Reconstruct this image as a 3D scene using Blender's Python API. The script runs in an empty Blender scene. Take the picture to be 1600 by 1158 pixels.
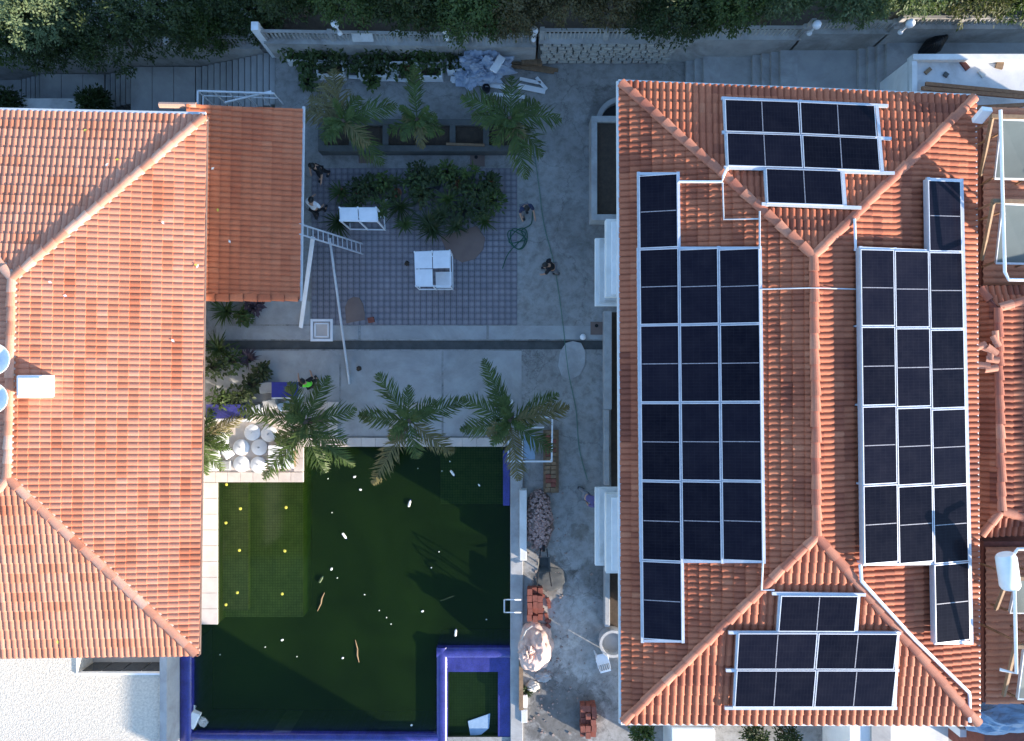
import bpy, bmesh, math, random
from mathutils import Vector, Matrix, Quaternion, noise as mnoise
R = math.radians
rnd = random.Random(7)
scene = bpy.context.scene
col = scene.collection
# ------------------------------------------------------------------ camera
CAM_H = 27.0            # drone height above the courtyard
FPX = 1095.0            # focal length in photo pixels (24 mm equivalent)
CX, CY = 800.0, 579.0
cam = bpy.data.cameras.new('camera'); cam_o = bpy.data.objects.new('camera', cam); col.objects.link(cam_o)
cam.sensor_width = 36.0; cam.lens = 36.0 * FPX / 1600.0
cam.clip_start = 0.1; cam.clip_end = 1000.0
cam_o.location = (0, 0, CAM_H); cam_o.rotation_euler = (0, 0, 0)
scene.camera = cam_o
# ------------------------------------------------------------------ light
SUN_EL, SUN_AZ = 13.8, 120.0     # azimuth clockwise from +Y (image up)
world = bpy.data.worlds.new('World'); scene.world = world; world.use_nodes = True
wn = world.node_tree
for n in list(wn.nodes): wn.nodes.remove(n)
sky = wn.nodes.new('ShaderNodeTexSky'); sky.sky_type = 'NISHITA'; sky.sun_disc = False
sky.sun_elevation = R(SUN_EL); sky.sun_rotation = R(SUN_AZ)
sky.air_density = 1.0; sky.dust_density = 0.3; sky.ozone_density = 3.2
bg = wn.nodes.new('ShaderNodeBackground'); bg.inputs['Strength'].default_value = 0.15
wo = wn.nodes.new('ShaderNodeOutputWorld')
wn.links.new(sky.outputs[0], bg.inputs[0]); wn.links.new(bg.outputs[0], wo.inputs[0])
sun = bpy.data.lights.new('sun', 'SUN'); sun.energy = 3.8; sun.angle = R(0.5); sun.color = (1.0, 0.87, 0.74)
sun_o = bpy.data.objects.new('sun', sun); col.objects.link(sun_o)
SD = Vector((math.sin(R(SUN_AZ)) * math.cos(R(SUN_EL)), math.cos(R(SUN_AZ)) * math.cos(R(SUN_EL)), math.sin(R(SUN_EL))))
sun_o.location = SD * 60; sun_o.rotation_euler = SD.to_track_quat('Z', 'Y').to_euler()
scene.view_settings.view_transform = 'Standard'; scene.view_settings.look = 'None'
scene.view_settings.exposure = 1.95; scene.view_settings.gamma = 1.0
scene.render.engine = 'CYCLES'
scene.cycles.max_bounces = 6; scene.cycles.transparent_max_bounces = 12
scene.cycles.use_denoising = True

# ------------------------------------------------------------------ helpers
def S(z): return (CAM_H - z) / FPX
def P(px, py, z=0.0): return Vector(((px - CX) * S(z), (CY - py) * S(z), z))
def hit(px, py, plane, off=0.0):
    p0, n = plane
    d = Vector(((px - CX) / FPX, (CY - py) / FPX, -1.0)); c = Vector((0, 0, CAM_H))
    t = (p0 + n * off - c).dot(n) / d.dot(n)
    return c + d * t
class MB:
    def __init__(s): s.v = []; s.f = []
    def add(s, vs, fs):
        b = len(s.v); s.v.extend(Vector(v) for v in vs); s.f.extend(tuple(b + i for i in f) for f in fs); return s
    def box(s, x0, y0, z0, x1, y1, z1):
        x0, x1 = min(x0, x1), max(x0, x1); y0, y1 = min(y0, y1), max(y0, y1); z0, z1 = min(z0, z1), max(z0, z1)
        return s.add([(x0,y0,z0),(x1,y0,z0),(x1,y1,z0),(x0,y1,z0),(x0,y0,z1),(x1,y0,z1),(x1,y1,z1),(x0,y1,z1)],
                     [(0,3,2,1),(4,5,6,7),(0,1,5,4),(1,2,6,5),(2,3,7,6),(3,0,4,7)])
    def pbox(s, a, b, c, d, z0, z1):
        """box whose top face has the pixel rectangle a,b - c,d at height z1"""
        p, q = P(a, b, z1), P(c, d, z1); return s.box(p.x, p.y, z0, q.x, q.y, z1)
    def obox(s, c, size, mat3):
        c = Vector(c); vs = []
        for dz in (-.5, .5):
            for dx, dy in ((-.5,-.5),(.5,-.5),(.5,.5),(-.5,.5)):
                vs.append(c + mat3 @ Vector((dx*size[0], dy*size[1], dz*size[2])))
        return s.add(vs, [(0,3,2,1),(4,5,6,7),(0,1,5,4),(1,2,6,5),(2,3,7,6),(3,0,4,7)])
    def rbox(s, c, size, ang): return s.obox(c, size, Matrix.Rotation(ang, 3, 'Z'))
    def bar(s, a, b, w, h=None):
        a, b = Vector(a), Vector(b); h = h or w; d = (b - a)
        if d.length < 1e-6: return s
        y = d.normalized(); up = Vector((0,0,1)) if abs(y.z) < .95 else Vector((1,0,0))
        x = y.cross(up).normalized(); z = x.cross(y)
        m = Matrix((x, y, z)).transposed()
        return s.obox((a + b) / 2, (w, d.length, h), m)
    def tube(s, pts, r, n=6, cap=True):
        pts = [Vector(p) for p in pts]; k = len(pts)
        rs = r if isinstance(r, (list, tuple)) else [r] * k
        b = len(s.v); ref = None
        for i, p in enumerate(pts):
            t = (pts[min(i+1, k-1)] - pts[max(i-1, 0)]).normalized()
            up = ref if ref is not None else (Vector((0,0,1)) if abs(t.z) < .9 else Vector((1,0,0)))
            x = t.cross(up)
            if x.length < 1e-4: x = t.cross(Vector((0,1,0)))
            x.normalize(); y = x.cross(t); ref = y
            for j in range(n):
                a = 2*math.pi*j/n; s.v.append(p + (x*math.cos(a) + y*math.sin(a)) * rs[i])
        for i in range(k-1):
            for j in range(n):
                s.f.append((b+i*n+j, b+i*n+(j+1)%n, b+(i+1)*n+(j+1)%n, b+(i+1)*n+j))
        if cap: s.f.append(tuple(b+j for j in reversed(range(n)))); s.f.append(tuple(b+(k-1)*n+j for j in range(n)))
        return s
    def lathe(s, c, prof, n=20, sx=1, sy=1):
        c = Vector(c); b = len(s.v)
        for r, z in prof:
            for j in range(n):
                a = 2*math.pi*j/n; s.v.append(c + Vector((r*sx*math.cos(a), r*sy*math.sin(a), z)))
        for i in range(len(prof)-1):
            for j in range(n):
                s.f.append((b+i*n+j, b+i*n+(j+1)%n, b+(i+1)*n+(j+1)%n, b+(i+1)*n+j))
        s.f.append(tuple(b+j for j in reversed(range(n)))); s.f.append(tuple(b+(len(prof)-1)*n+j for j in range(n)))
        return s
    def prism(s, poly, z0, z1):
        n = len(poly); b = len(s.v)
        for z in (z0, z1):
            for p in poly: s.v.append(Vector((p[0], p[1], z)))
        s.f.append(tuple(b+i for i in reversed(range(n)))); s.f.append(tuple(b+n+i for i in range(n)))
        for i in range(n): s.f.append((b+i, b+(i+1)%n, b+n+(i+1)%n, b+n+i))
        return s
W = {}
def meshify(mb, name, org):
    me = bpy.data.meshes.new(name); me.from_pydata([tuple(v - org) for v in mb.v], [], mb.f); me.update(); return me
def thing(name, label, cat, loc, group=None):
    o = bpy.data.objects.new(name, None); col.objects.link(o); o.location = loc; o.empty_display_size = .2
    o['label'] = label; o['category'] = cat
    if group: o['group'] = group
    W[o.name] = Vector(loc); return o
def tag(o, label, cat, group=None):
    o['label'] = label; o['category'] = cat
    if group: o['group'] = group
    return o
def part(mb, name, mat, parent, smooth=False, label=None, kind=None, bevel=0):
    org = W[parent.name]; o = bpy.data.objects.new(name, meshify(mb, name, org)); col.objects.link(o); o.parent = parent
    W[o.name] = org.copy(); o.data.materials.append(mat)
    if smooth: smooth_by(o)
    if label: o['label'] = label
    if kind: o['kind'] = kind
    if bevel: bev(o, bevel)
    return o
def solo(mb, name, mat, label, cat, group=None, loc=None, smooth=False, bevel=0):
    if loc is None:
        xs = [v.x for v in mb.v]; ys = [v.y for v in mb.v]; zs = [v.z for v in mb.v]
        loc = Vector(((min(xs)+max(xs))/2, (min(ys)+max(ys))/2, min(zs)))
    loc = Vector(loc); o = bpy.data.objects.new(name, meshify(mb, name, loc)); col.objects.link(o); o.location = loc
    W[o.name] = loc.copy(); o.data.materials.append(mat)
    if smooth: smooth_by(o)
    if bevel: bev(o, bevel)
    return tag(o, label, cat, group)
def struct(mb, name, mat, smooth=False, kind='structure'):
    o = bpy.data.objects.new(name, meshify(mb, name, Vector())); col.objects.link(o); W[o.name] = Vector()
    o.data.materials.append(mat); o['kind'] = kind
    if smooth: smooth_by(o)
    return o
def smooth_by(o, ang=40):
    me = o.data
    me.polygons.foreach_set('use_smooth', [True]*len(me.polygons))
    try: me.set_sharp_from_angle(angle=R(ang))
    except Exception: pass
def bev(o, w, seg=2):
    m = o.modifiers.new('bevel', 'BEVEL'); m.width = w; m.segments = seg; m.limit_method = 'ANGLE'
def childcopy(src, parent, matrix, name=None):
    """a copy that shares mesh data, placed by a world matrix under a parent"""
    o = src.copy() if hasattr(src, 'copy') and isinstance(src, bpy.types.Object) else bpy.data.objects.new(name, src)
    col.objects.link(o); o.parent = parent
    o.matrix_basis = Matrix.Translation(-W[parent.name]) @ matrix
    return o
def objm(me, name, mat4, parent, color=None):
    o = bpy.data.objects.new(name, me); col.objects.link(o); o.parent = parent
    o.matrix_basis = Matrix.Translation(-W[parent.name]) @ mat4
    if color is not None: o.color = (color, color, color, 1)
    return o
# ------------------------------------------------------------------ materials
def newmat(name):
    m = bpy.data.materials.new(name); m.use_nodes = True
    nt = m.node_tree; b = nt.nodes['Principled BSDF']; return m, nt, b
def lk(nt, a, b): nt.links.new(a, b)
def nz(nt, scale, detail=4, rough=.6, coord=None, dist=0):
    n = nt.nodes.new('ShaderNodeTexNoise'); n.inputs['Scale'].default_value = scale
    n.inputs['Detail'].default_value = detail; n.inputs['Roughness'].default_value = rough; n.inputs['Distortion'].default_value = dist
    if coord is not None: lk(nt, coord, n.inputs['Vector'])
    return n
def pos(nt):
    g = nt.nodes.new('ShaderNodeNewGeometry'); return g.outputs['Position']
def objc(nt):
    g = nt.nodes.new('ShaderNodeTexCoord'); return g.outputs['Object']
def ramp(nt, fac, stops):
    r = nt.nodes.new('ShaderNodeValToRGB'); e = r.color_ramp.elements
    while len(e) < len(stops): e.new(.5)
    for i, (p, c) in enumerate(stops): e[i].position = p; e[i].color = (*c, 1) if len(c) == 3 else c
    lk(nt, fac, r.inputs[0]); return r.outputs[0]
def mixc(nt, mode, fac, a, b):
    m = nt.nodes.new('ShaderNodeMix'); m.data_type = 'RGBA'; m.blend_type = mode
    for sock, v in ((m.inputs[0], fac), (m.inputs[6], a), (m.inputs[7], b)):
        if hasattr(v, 'links'): lk(nt, v, sock)
        elif isinstance(v, tuple): sock.default_value = (*v, 1)
        else: sock.default_value = v
    return m.outputs[2]
def math_(nt, op, a, b=None):
    m = nt.nodes.new('ShaderNodeMath'); m.operation = op
    for i, v in enumerate((a, b)):
        if v is None: continue
        if hasattr(v, 'links'): lk(nt, v, m.inputs[i])
        else: m.inputs[i].default_value = v
    return m.outputs[0]
def bump(nt, b, h, strength=.3, dist=.02):
    n = nt.nodes.new('ShaderNodeBump'); n.inputs['Strength'].default_value = strength; n.inputs['Distance'].default_value = dist
    lk(nt, h, n.inputs['Height']); lk(nt, n.outputs[0], b.inputs['Normal'])
def M(name, c1, c2=None, scale=4, rough=.75, bmp=0, bscale=40, metal=0, spec=.4, dirt=0, sub=0):
    m, nt, b = newmat(name)
    c2 = c2 or tuple(x * .75 for x in c1); p = pos(nt)
    c = ramp(nt, nz(nt, scale, 6, .65, p).outputs[0], [(.3, c2), (.7, c1)])
    if dirt:
        f = ramp(nt, nz(nt, scale*.35, 8, .7, p, .6).outputs[0], [(.45, (0,0,0)), (.62, (1,1,1))])
        c = mixc(nt, 'MULTIPLY', math_(nt, 'MULTIPLY', f, dirt), c, (.45, .42, .38))
    lk(nt, c, b.inputs['Base Color']); b.inputs['Roughness'].default_value = rough
    b.inputs['Metallic'].default_value = metal; b.inputs['Specular IOR Level'].default_value = spec
    if bmp: bump(nt, b, nz(nt, bscale, 4, .6, p).outputs[0], bmp)
    return m
def tile_mat(name, stops, dirt=(.5,.42,.38), dirt_amt=.4, lich=0.0):
    m, nt, b = newmat(name)
    oi = nt.nodes.new('ShaderNodeObjectInfo'); sep = nt.nodes.new('ShaderNodeSeparateColor'); lk(nt, oi.outputs['Color'], sep.inputs[0])
    at = nt.nodes.new('ShaderNodeAttribute'); at.attribute_name = 'tint'
    t = math_(nt, 'ADD', sep.outputs[0], at.outputs['Fac'])
    c = ramp(nt, t, stops); p = pos(nt)
    f = ramp(nt, nz(nt, 1.1, 8, .7, p, .8).outputs[0], [(.42, (0,0,0)), (.7, (1,1,1))])
    c = mixc(nt, 'MULTIPLY', math_(nt, 'MULTIPLY', f, dirt_amt), c, dirt)
    c = mixc(nt, 'MULTIPLY', .55, c, ramp(nt, nz(nt, 22, 5, .7, p).outputs[0], [(.3, (.68,.64,.62)), (.7, (1,1,1))]))
    if lich:
        g = ramp(nt, nz(nt, 9, 6, .75, p, .4).outputs[0], [(.62, (0,0,0)), (.72, (1,1,1))])
        c = mixc(nt, 'MIX', math_(nt, 'MULTIPLY', g, lich), c, (.05, .035, .03))
    lk(nt, c, b.inputs['Base Color']); b.inputs['Roughness'].default_value = .72; b.inputs['Specular IOR Level'].default_value = .35
    bump(nt, b, nz(nt, 60, 3, .6, p).outputs[0], .15, .01)
    return m
MT = {}
MT['tileL'] = tile_mat('terracotta_salmon', [(0, (.44,.14,.068)), (.35, (.545,.208,.115)), (.75, (.60,.262,.162)), (1, (.64,.31,.205))], dirt_amt=.2)
MT['tileA'] = tile_mat('terracotta_annex', [(0, (.44,.115,.05)), (.5, (.55,.165,.072)), (1, (.6,.21,.1))], dirt_amt=.25)
MT['tileR'] = tile_mat('terracotta_weathered', [(0, (.25,.068,.034)), (.4, (.40,.115,.054)), (.75, (.48,.155,.074)), (1, (.54,.205,.105))], dirt_amt=.38, lich=.45)
MT['deck'] = M('roof_underlay', (.16,.07,.045), (.1,.045,.03), 6)
MT['cap'] = tile_mat('ridge_cap_salmon', [(0, (.46,.175,.1)), (.5, (.58,.29,.19)), (1, (.62,.38,.28))], dirt_amt=.3)
MT['capR'] = tile_mat('ridge_cap_weathered', [(0, (.36,.115,.07)), (.5, (.46,.17,.1)), (1, (.54,.24,.15))], dirt_amt=.4, lich=.25)
MT['mortar'] = M('ridge_mortar', (.55,.42,.36), (.4,.3,.25), 8)
MT['white_wall'] = M('white_render', (.74,.74,.72), (.62,.62,.6), 1.2, .85, .15, 60, dirt=.35)
MT['pale_wall'] = M('pale_render', (.6,.6,.58), (.46,.46,.45), 1.5, .85, .2, 50, dirt=.5)
MT['weathered'] = M('weathered_render', (.44,.43,.41), (.3,.3,.29), 1.6, .9, .2, 40, dirt=.6)
MT['white_paint'] = M('white_paint', (.8,.8,.8), (.7,.71,.72), 3, .4, dirt=.12)
MT['white_metal'] = M('white_metal', (.78,.79,.8), (.68,.7,.72), 5, .35, dirt=.1)
MT['gutter'] = M('zinc_gutter', (.55,.58,.6), (.42,.45,.48), 3, .45, metal=.2)
MT['dark_gutter'] = M('dark_gutter', (.14,.1,.09), (.1,.07,.06), 3, .5)
MT['alu'] = M('aluminium', (.6,.62,.65), (.5,.52,.56), 6, .4, metal=.35)
MT['conc_edge'] = M('pale_concrete', (.42,.42,.41), (.32,.32,.315), 2, .9, .2, 30, dirt=.4)
MT['conc_dark'] = M('dark_concrete', (.1,.105,.1), (.065,.068,.066), 3, .9, .2, 30)
MT['slab'] = M('concrete_slab', (.40,.40,.385), (.31,.31,.305), 1.1, .9, .15, 40, dirt=.4)
MT['coping'] = M('stone_coping', (.62,.54,.47), (.52,.45,.4), 2.5, .7, .1, 50, dirt=.2)
MT['soil'] = M('soil', (.07,.05,.035), (.04,.03,.022), 6, .95, .5, 20)
MT['wood'] = M('old_wood', (.25,.16,.09), (.15,.095,.055), 8, .8, .2, 40)
MT['board'] = M('brown_board', (.2,.14,.115), (.16,.112,.095), 2, .85, .1, 40)
MT['rust'] = M('rusty_steel', (.3,.15,.07), (.18,.08,.04), 10, .8)
MT['brick'] = M('hollow_brick', (.24,.075,.05), (.15,.048,.034), 7, .85, .2, 40)
MT['terra_pot'] = M('terracotta_pot', (.33,.13,.075), (.25,.1,.06), 6, .8)
MT['black_pot'] = M('black_plastic', (.018,.018,.02), (.012,.012,.013), 5, .5)
MT['black'] = M('black_sheet', (.006,.006,.007), (.004,.004,.005), 5, .6)
MT['blue'] = M('blue_panel', (.02,.035,.28), (.015,.025,.2), 4, .35)
MT['blue_tarp'] = M('blue_tarp', (.27,.38,.5), (.18,.28,.4), 3, .5, .3, 8)
MT['plastic'] = M('clear_plastic_sheet', (.42,.47,.55), (.24,.29,.38), 3, .35, .6, 6)
MT['bag'] = M('woven_bag', (.72,.52,.43), (.52,.35,.28), 5, .75, .4, 14)
MT['green_hose'] = M('green_hose', (.02,.1,.06), (.015,.07,.045), 5, .5)
MT['skin'] = M('skin', (.42,.25,.17), (.38,.22,.15), 8, .6)
MT['hair'] = M('hair', (.012,.01,.009), (.008,.007,.006), 20, .5)
MT['hivis'] = M('hivis_vest', (.12,.75,.05), (.1,.6,.04), 10, .7)
MT['trunk'] = M('bark', (.12,.09,.06), (.07,.05,.035), 12, .9, .5, 20)
MT['paper'] = M('paper', (.6,.57,.5), (.45,.42,.37), 8, .9)
MT['foam'] = M('white_foam', (.82,.82,.78), (.7,.7,.64), 20, .8)
MT['stick'] = M('wet_stick', (.3,.2,.1), (.2,.13,.07), 20, .8)
MT['yellow'] = M('yellow_leaf', (.62,.55,.08), (.5,.45,.06), 20, .7)
def leaf_mat(name, dark, mid, lite, sc=3):
    m, nt, b = newmat(name); p = pos(nt)
    f = math_(nt, 'ADD', math_(nt, 'MULTIPLY', nz(nt, sc, 3, .6, p).outputs[0], .6), math_(nt, 'MULTIPLY', nz(nt, sc*9, 2, .6, p).outputs[0], .4))
    lk(nt, ramp(nt, f, [(.32, dark), (.5, mid), (.68, lite)]), b.inputs['Base Color'])
    b.inputs['Roughness'].default_value = .55; b.inputs['Specular IOR Level'].default_value = .35
    tr = nt.nodes.new('ShaderNodeBsdfTranslucent'); tr.inputs[0].default_value = (mid[0]*1.3, mid[1]*1.5, mid[2]*.8, 1)
    mx = nt.nodes.new('ShaderNodeMixShader'); mx.inputs[0].default_value = .22
    lk(nt, b.outputs[0], mx.inputs[1]); lk(nt, tr.outputs[0], mx.inputs[2]); lk(nt, mx.outputs[0], nt.nodes['Material Output'].inputs[0])
    return m
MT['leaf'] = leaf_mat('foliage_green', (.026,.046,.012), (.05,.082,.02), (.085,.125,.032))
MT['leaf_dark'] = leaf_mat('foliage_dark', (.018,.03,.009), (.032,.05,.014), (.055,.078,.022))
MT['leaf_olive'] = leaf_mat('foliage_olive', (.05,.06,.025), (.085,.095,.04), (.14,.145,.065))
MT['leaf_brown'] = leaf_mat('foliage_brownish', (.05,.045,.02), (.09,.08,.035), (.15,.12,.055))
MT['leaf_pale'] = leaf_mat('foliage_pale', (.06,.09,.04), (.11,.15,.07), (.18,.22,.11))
MT['palm'] = leaf_mat('palm_frond', (.03,.05,.01), (.055,.088,.017), (.09,.13,.028), 2)
MT['palm_dry'] = leaf_mat('palm_frond_dry', (.08,.07,.025), (.13,.11,.04), (.17,.15,.06), 2)
MT['leaf_purple'] = leaf_mat('foliage_purple', (.03,.02,.03), (.06,.04,.06), (.1,.07,.1))
def ground_mat():
    m, nt, b = newmat('yard_concrete'); p = pos(nt)
    a = nz(nt, .35, 8, .65, p, .5).outputs[0]; d = nz(nt, 3.0, 8, .72, p, .3).outputs[0]; e = nz(nt, 30, 4, .7, p).outputs[0]
    c = ramp(nt, a, [(.3, (.23,.225,.215)), (.5, (.3,.295,.28)), (.72, (.37,.365,.35))])
    c = mixc(nt, 'MULTIPLY', .9, c, ramp(nt, d, [(.3, (.6,.58,.55)), (.56, (1.05,1.05,1.05))]))
    c = mixc(nt, 'MULTIPLY', .5, c, ramp(nt, e, [(.3, (.72,.72,.72)), (.65, (1,1,1))]))
    st = ramp(nt, nz(nt, .8, 6, .75, p, 1.2).outputs[0], [(.6, (0,0,0)), (.68, (1,1,1))])
    c = mixc(nt, 'MULTIPLY', math_(nt, 'MULTIPLY', st, .5), c, (.55, .53, .5))
    wob = nz(nt, 1.6, 6, .7, p, .5).outputs[0]
    vo = nt.nodes.new('ShaderNodeTexVoronoi'); vo.feature = 'DISTANCE_TO_EDGE'; vo.inputs['Scale'].default_value = .33
    wv_ = nt.nodes.new('ShaderNodeVectorMath'); wv_.operation = 'ADD'; lk(nt, p, wv_.inputs[0]); nn = nz(nt, 1.2, 5, .7, p); lk(nt, nn.outputs['Color'], wv_.inputs[1]); lk(nt, wv_.outputs[0], vo.inputs['Vector'])
    c = mixc(nt, 'MULTIPLY', .6, c, ramp(nt, vo.outputs['Distance'], [(.0, (.4,.4,.4)), (.008, (1,1,1))]))
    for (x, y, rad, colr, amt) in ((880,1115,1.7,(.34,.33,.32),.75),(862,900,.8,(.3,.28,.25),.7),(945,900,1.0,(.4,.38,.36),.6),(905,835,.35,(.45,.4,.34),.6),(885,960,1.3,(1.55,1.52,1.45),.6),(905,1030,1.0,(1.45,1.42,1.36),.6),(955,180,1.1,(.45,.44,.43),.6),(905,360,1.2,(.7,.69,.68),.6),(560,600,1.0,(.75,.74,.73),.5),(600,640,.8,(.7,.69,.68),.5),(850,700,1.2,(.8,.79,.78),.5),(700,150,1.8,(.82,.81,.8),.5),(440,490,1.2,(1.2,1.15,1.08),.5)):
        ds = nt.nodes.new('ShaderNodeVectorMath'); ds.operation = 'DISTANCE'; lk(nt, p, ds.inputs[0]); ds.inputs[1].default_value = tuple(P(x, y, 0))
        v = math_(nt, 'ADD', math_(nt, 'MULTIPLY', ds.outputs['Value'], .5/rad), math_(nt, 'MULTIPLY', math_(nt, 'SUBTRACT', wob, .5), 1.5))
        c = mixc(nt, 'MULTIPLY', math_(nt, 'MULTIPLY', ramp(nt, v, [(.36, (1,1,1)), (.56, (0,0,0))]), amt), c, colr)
    lk(nt, c, b.inputs['Base Color']); b.inputs['Roughness'].default_value = .92; b.inputs['Specular IOR Level'].default_value = .25
    bump(nt, b, d, .3, .02); return m
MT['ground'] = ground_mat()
def grid_mat(name, c, line, sc, coord='pos', rough=.3, width=.06, c2=None):
    m, nt, b = newmat(name); p = pos(nt)
    br = nt.nodes.new('ShaderNodeTexBrick'); br.offset = 0; br.squash = 1
    br.inputs['Scale'].default_value = sc; br.inputs['Brick Width'].default_value = 1; br.inputs['Row Height'].default_value = 1
    br.inputs['Mortar Size'].default_value = width; br.inputs['Color1'].default_value = (*c, 1); br.inputs['Color2'].default_value = (*(c2 or tuple(x*.7 for x in c)), 1)
    br.inputs['Mortar'].default_value = (*line, 1); lk(nt, p, br.inputs['Vector'])
    cc = mixc(nt, 'MULTIPLY', .6, br.outputs[0], ramp(nt, nz(nt, 2.2, 6, .7, p).outputs[0], [(.35, (.42,.42,.5)), (.5, (.85,.85,.88)), (.68, (1.25,1.25,1.2))]))
    lk(nt, cc, b.inputs['Base Color']); b.inputs['Roughness'].default_value = rough
    return m
MT['mosaic_blue'] = grid_mat('blue_mosaic', (.028,.03,.23), (.1,.11,.26), 22, c2=(.018,.02,.16), rough=.3)
MT['mosaic_pool'] = grid_mat('algae_pool_mosaic', (.16,.145,.075), (.075,.075,.04), 9.5, c2=(.145,.13,.066), rough=.6, width=.09)
MT['pool_floor'] = M('pool_floor', (.03,.045,.014), (.018,.03,.01), .5, .8)
def paver_mat():
    m, nt, b = newmat('patterned_paver'); p = objc(nt)
    sx = nt.nodes.new('ShaderNodeSeparateXYZ'); lk(nt, p, sx.inputs[0])
    ax = math_(nt, 'ABSOLUTE', sx.outputs[0]); ay = math_(nt, 'ABSOLUTE', sx.outputs[1])
    mx = math_(nt, 'MAXIMUM', ax, ay); mn = math_(nt, 'MINIMUM', ax, ay)
    c = ramp(nt, math_(nt, 'MULTIPLY', mx, 5.3), [(.0, (.26,.245,.255)), (.26, (.26,.245,.255)), (.34, (.185,.175,.195)), (.62, (.185,.175,.195)), (.7, (.255,.24,.25))])
    cr = math_(nt, 'LESS_THAN', mn, .02)
    c = mixc(nt, 'MIX', math_(nt, 'MULTIPLY', cr, .7), c, (.25,.235,.245))
    w = pos(nt)
    c = mixc(nt, 'MULTIPLY', .55, c, ramp(nt, nz(nt, 1.3, 7, .72, w, .4).outputs[0], [(.35, (.66,.66,.68)), (.6, (1,1,1))]))
    c = mixc(nt, 'MIX', math_(nt, 'MULTIPLY', ramp(nt, nz(nt, 14, 5, .7, w).outputs[0], [(.4, (0,0,0)), (.75, (1,1,1))]), .35), c, (.22,.21,.22))
    oi = nt.nodes.new('ShaderNodeObjectInfo')
    c = mixc(nt, 'MULTIPLY', .35, c, ramp(nt, oi.outputs['Random'], [(0, (.7,.7,.74)), (1, (1.1,1.08,1.05))]))
    lk(nt, c, b.inputs['Base Color']); b.inputs['Roughness'].default_value = .85
    return m
MT['paver'] = paver_mat()
def gravel_mat():
    m, nt, b = newmat('white_gravel'); p = pos(nt)
    v = nt.nodes.new('ShaderNodeTexVoronoi'); v.inputs['Scale'].default_value = 22; lk(nt, p, v.inputs['Vector'])
    d = nz(nt, 11, 7, .75, p).outputs[0]
    c = ramp(nt, d, [(.3, (.38,.34,.28)), (.62, (.66,.6,.5))])
    lk(nt, c, b.inputs['Base Color']); b.inputs['Roughness'].default_value = .95
    bump(nt, b, math_(nt, 'ADD', v.outputs['Distance'], math_(nt, 'MULTIPLY', d, .8)), .35, .03); return m
MT['gravel'] = gravel_mat()
def stone_mat():
    m, nt, b = newmat('rubble_stone'); p = pos(nt)
    lk(nt, ramp(nt, nz(nt, 5, 6, .7, p).outputs[0], [(.3, (.26,.25,.22)), (.7, (.46,.45,.41))]), b.inputs['Base Color'])
    b.inputs['Roughness'].default_value = .95; bump(nt, b, nz(nt, 20, 5, .7, p).outputs[0], .5); return m
MT['stone'] = stone_mat()
def water_mat():
    m, nt, b = newmat('murky_water'); out = nt.nodes['Material Output']; nt.nodes.remove(b)
    fr = nt.nodes.new('ShaderNodeFresnel'); fr.inputs[0].default_value = 1.33
    gl = nt.nodes.new('ShaderNodeBsdfGlossy'); gl.inputs['Roughness'].default_value = .12
    tp = nt.nodes.new('ShaderNodeBsdfTransparent')
    df = nt.nodes.new('ShaderNodeBsdfDiffuse'); lk(nt, ramp(nt, nz(nt, .28, 5, .6, pos(nt), .8).outputs[0], [(.35, (.014,.034,.007)), (.7, (.026,.062,.010))]), df.inputs[0])
    m0 = nt.nodes.new('ShaderNodeMixShader'); m0.inputs[0].default_value = .3
    lk(nt, tp.outputs[0], m0.inputs[1]); lk(nt, df.outputs[0], m0.inputs[2])
    m1 = nt.nodes.new('ShaderNodeMixShader'); lk(nt, math_(nt, 'MULTIPLY', fr.outputs[0], .6), m1.inputs[0]); lk(nt, m0.outputs[0], m1.inputs[1]); lk(nt, gl.outputs[0], m1.inputs[2])
    lk(nt, m1.outputs[0], out.inputs['Surface'])
    bp = nt.nodes.new('ShaderNodeBump'); bp.inputs['Strength'].default_value = .05; bp.inputs['Distance'].default_value = .02
    lk(nt, nz(nt, 5, 2, .5, pos(nt)).outputs[0], bp.inputs['Height']); lk(nt, bp.outputs[0], gl.inputs['Normal'])
    va = nt.nodes.new('ShaderNodeVolumeAbsorption'); va.inputs[0].default_value = (.45,.70,.12,1); va.inputs[1].default_value = .95
    lk(nt, va.outputs[0], out.inputs['Volume']); return m
MT['water'] = water_mat()
def solar_mat():
    m, nt, b = newmat('solar_glass'); p = objc(nt)
    mp = nt.nodes.new('ShaderNodeMapping'); lk(nt, p, mp.inputs[0]); mp.inputs['Location'].default_value = (.534, 1.108, 0)
    br = nt.nodes.new('ShaderNodeTexBrick'); br.offset = 0; br.squash = 1; br.inputs['Scale'].default_value = 1
    br.inputs['Brick Width'].default_value = .178; br.inputs['Row Height'].default_value = .0923; br.inputs['Mortar Size'].default_value = .0035
    br.inputs['Color1'].default_value = (.0028,.0028,.0065,1); br.inputs['Color2'].default_value = (.0034,.0034,.0075,1); br.inputs['Mortar'].default_value = (.011,.0115,.017,1)
    lk(nt, mp.outputs[0], br.inputs['Vector'])
    c = mixc(nt, 'ADD', 1.0, br.outputs[0], ramp(nt, nz(nt, 2.0, 6, .7, pos(nt)).outputs[0], [(.4, (0,0,0)), (.8, (.006,.0055,.006))]))
    oi = nt.nodes.new('ShaderNodeObjectInfo'); c = mixc(nt, 'ADD', 1.0, c, ramp(nt, oi.outputs['Random'], [(0, (0,0,0)), (1, (.004,.004,.007))]))
    lk(nt, c, b.inputs['Base Color']); b.inputs['Roughness'].default_value = .16; b.inputs['IOR'].default_value = 1.45
    b.inputs['Specular IOR Level'].default_value = .1; return m
MT['solar'] = solar_mat()
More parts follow.
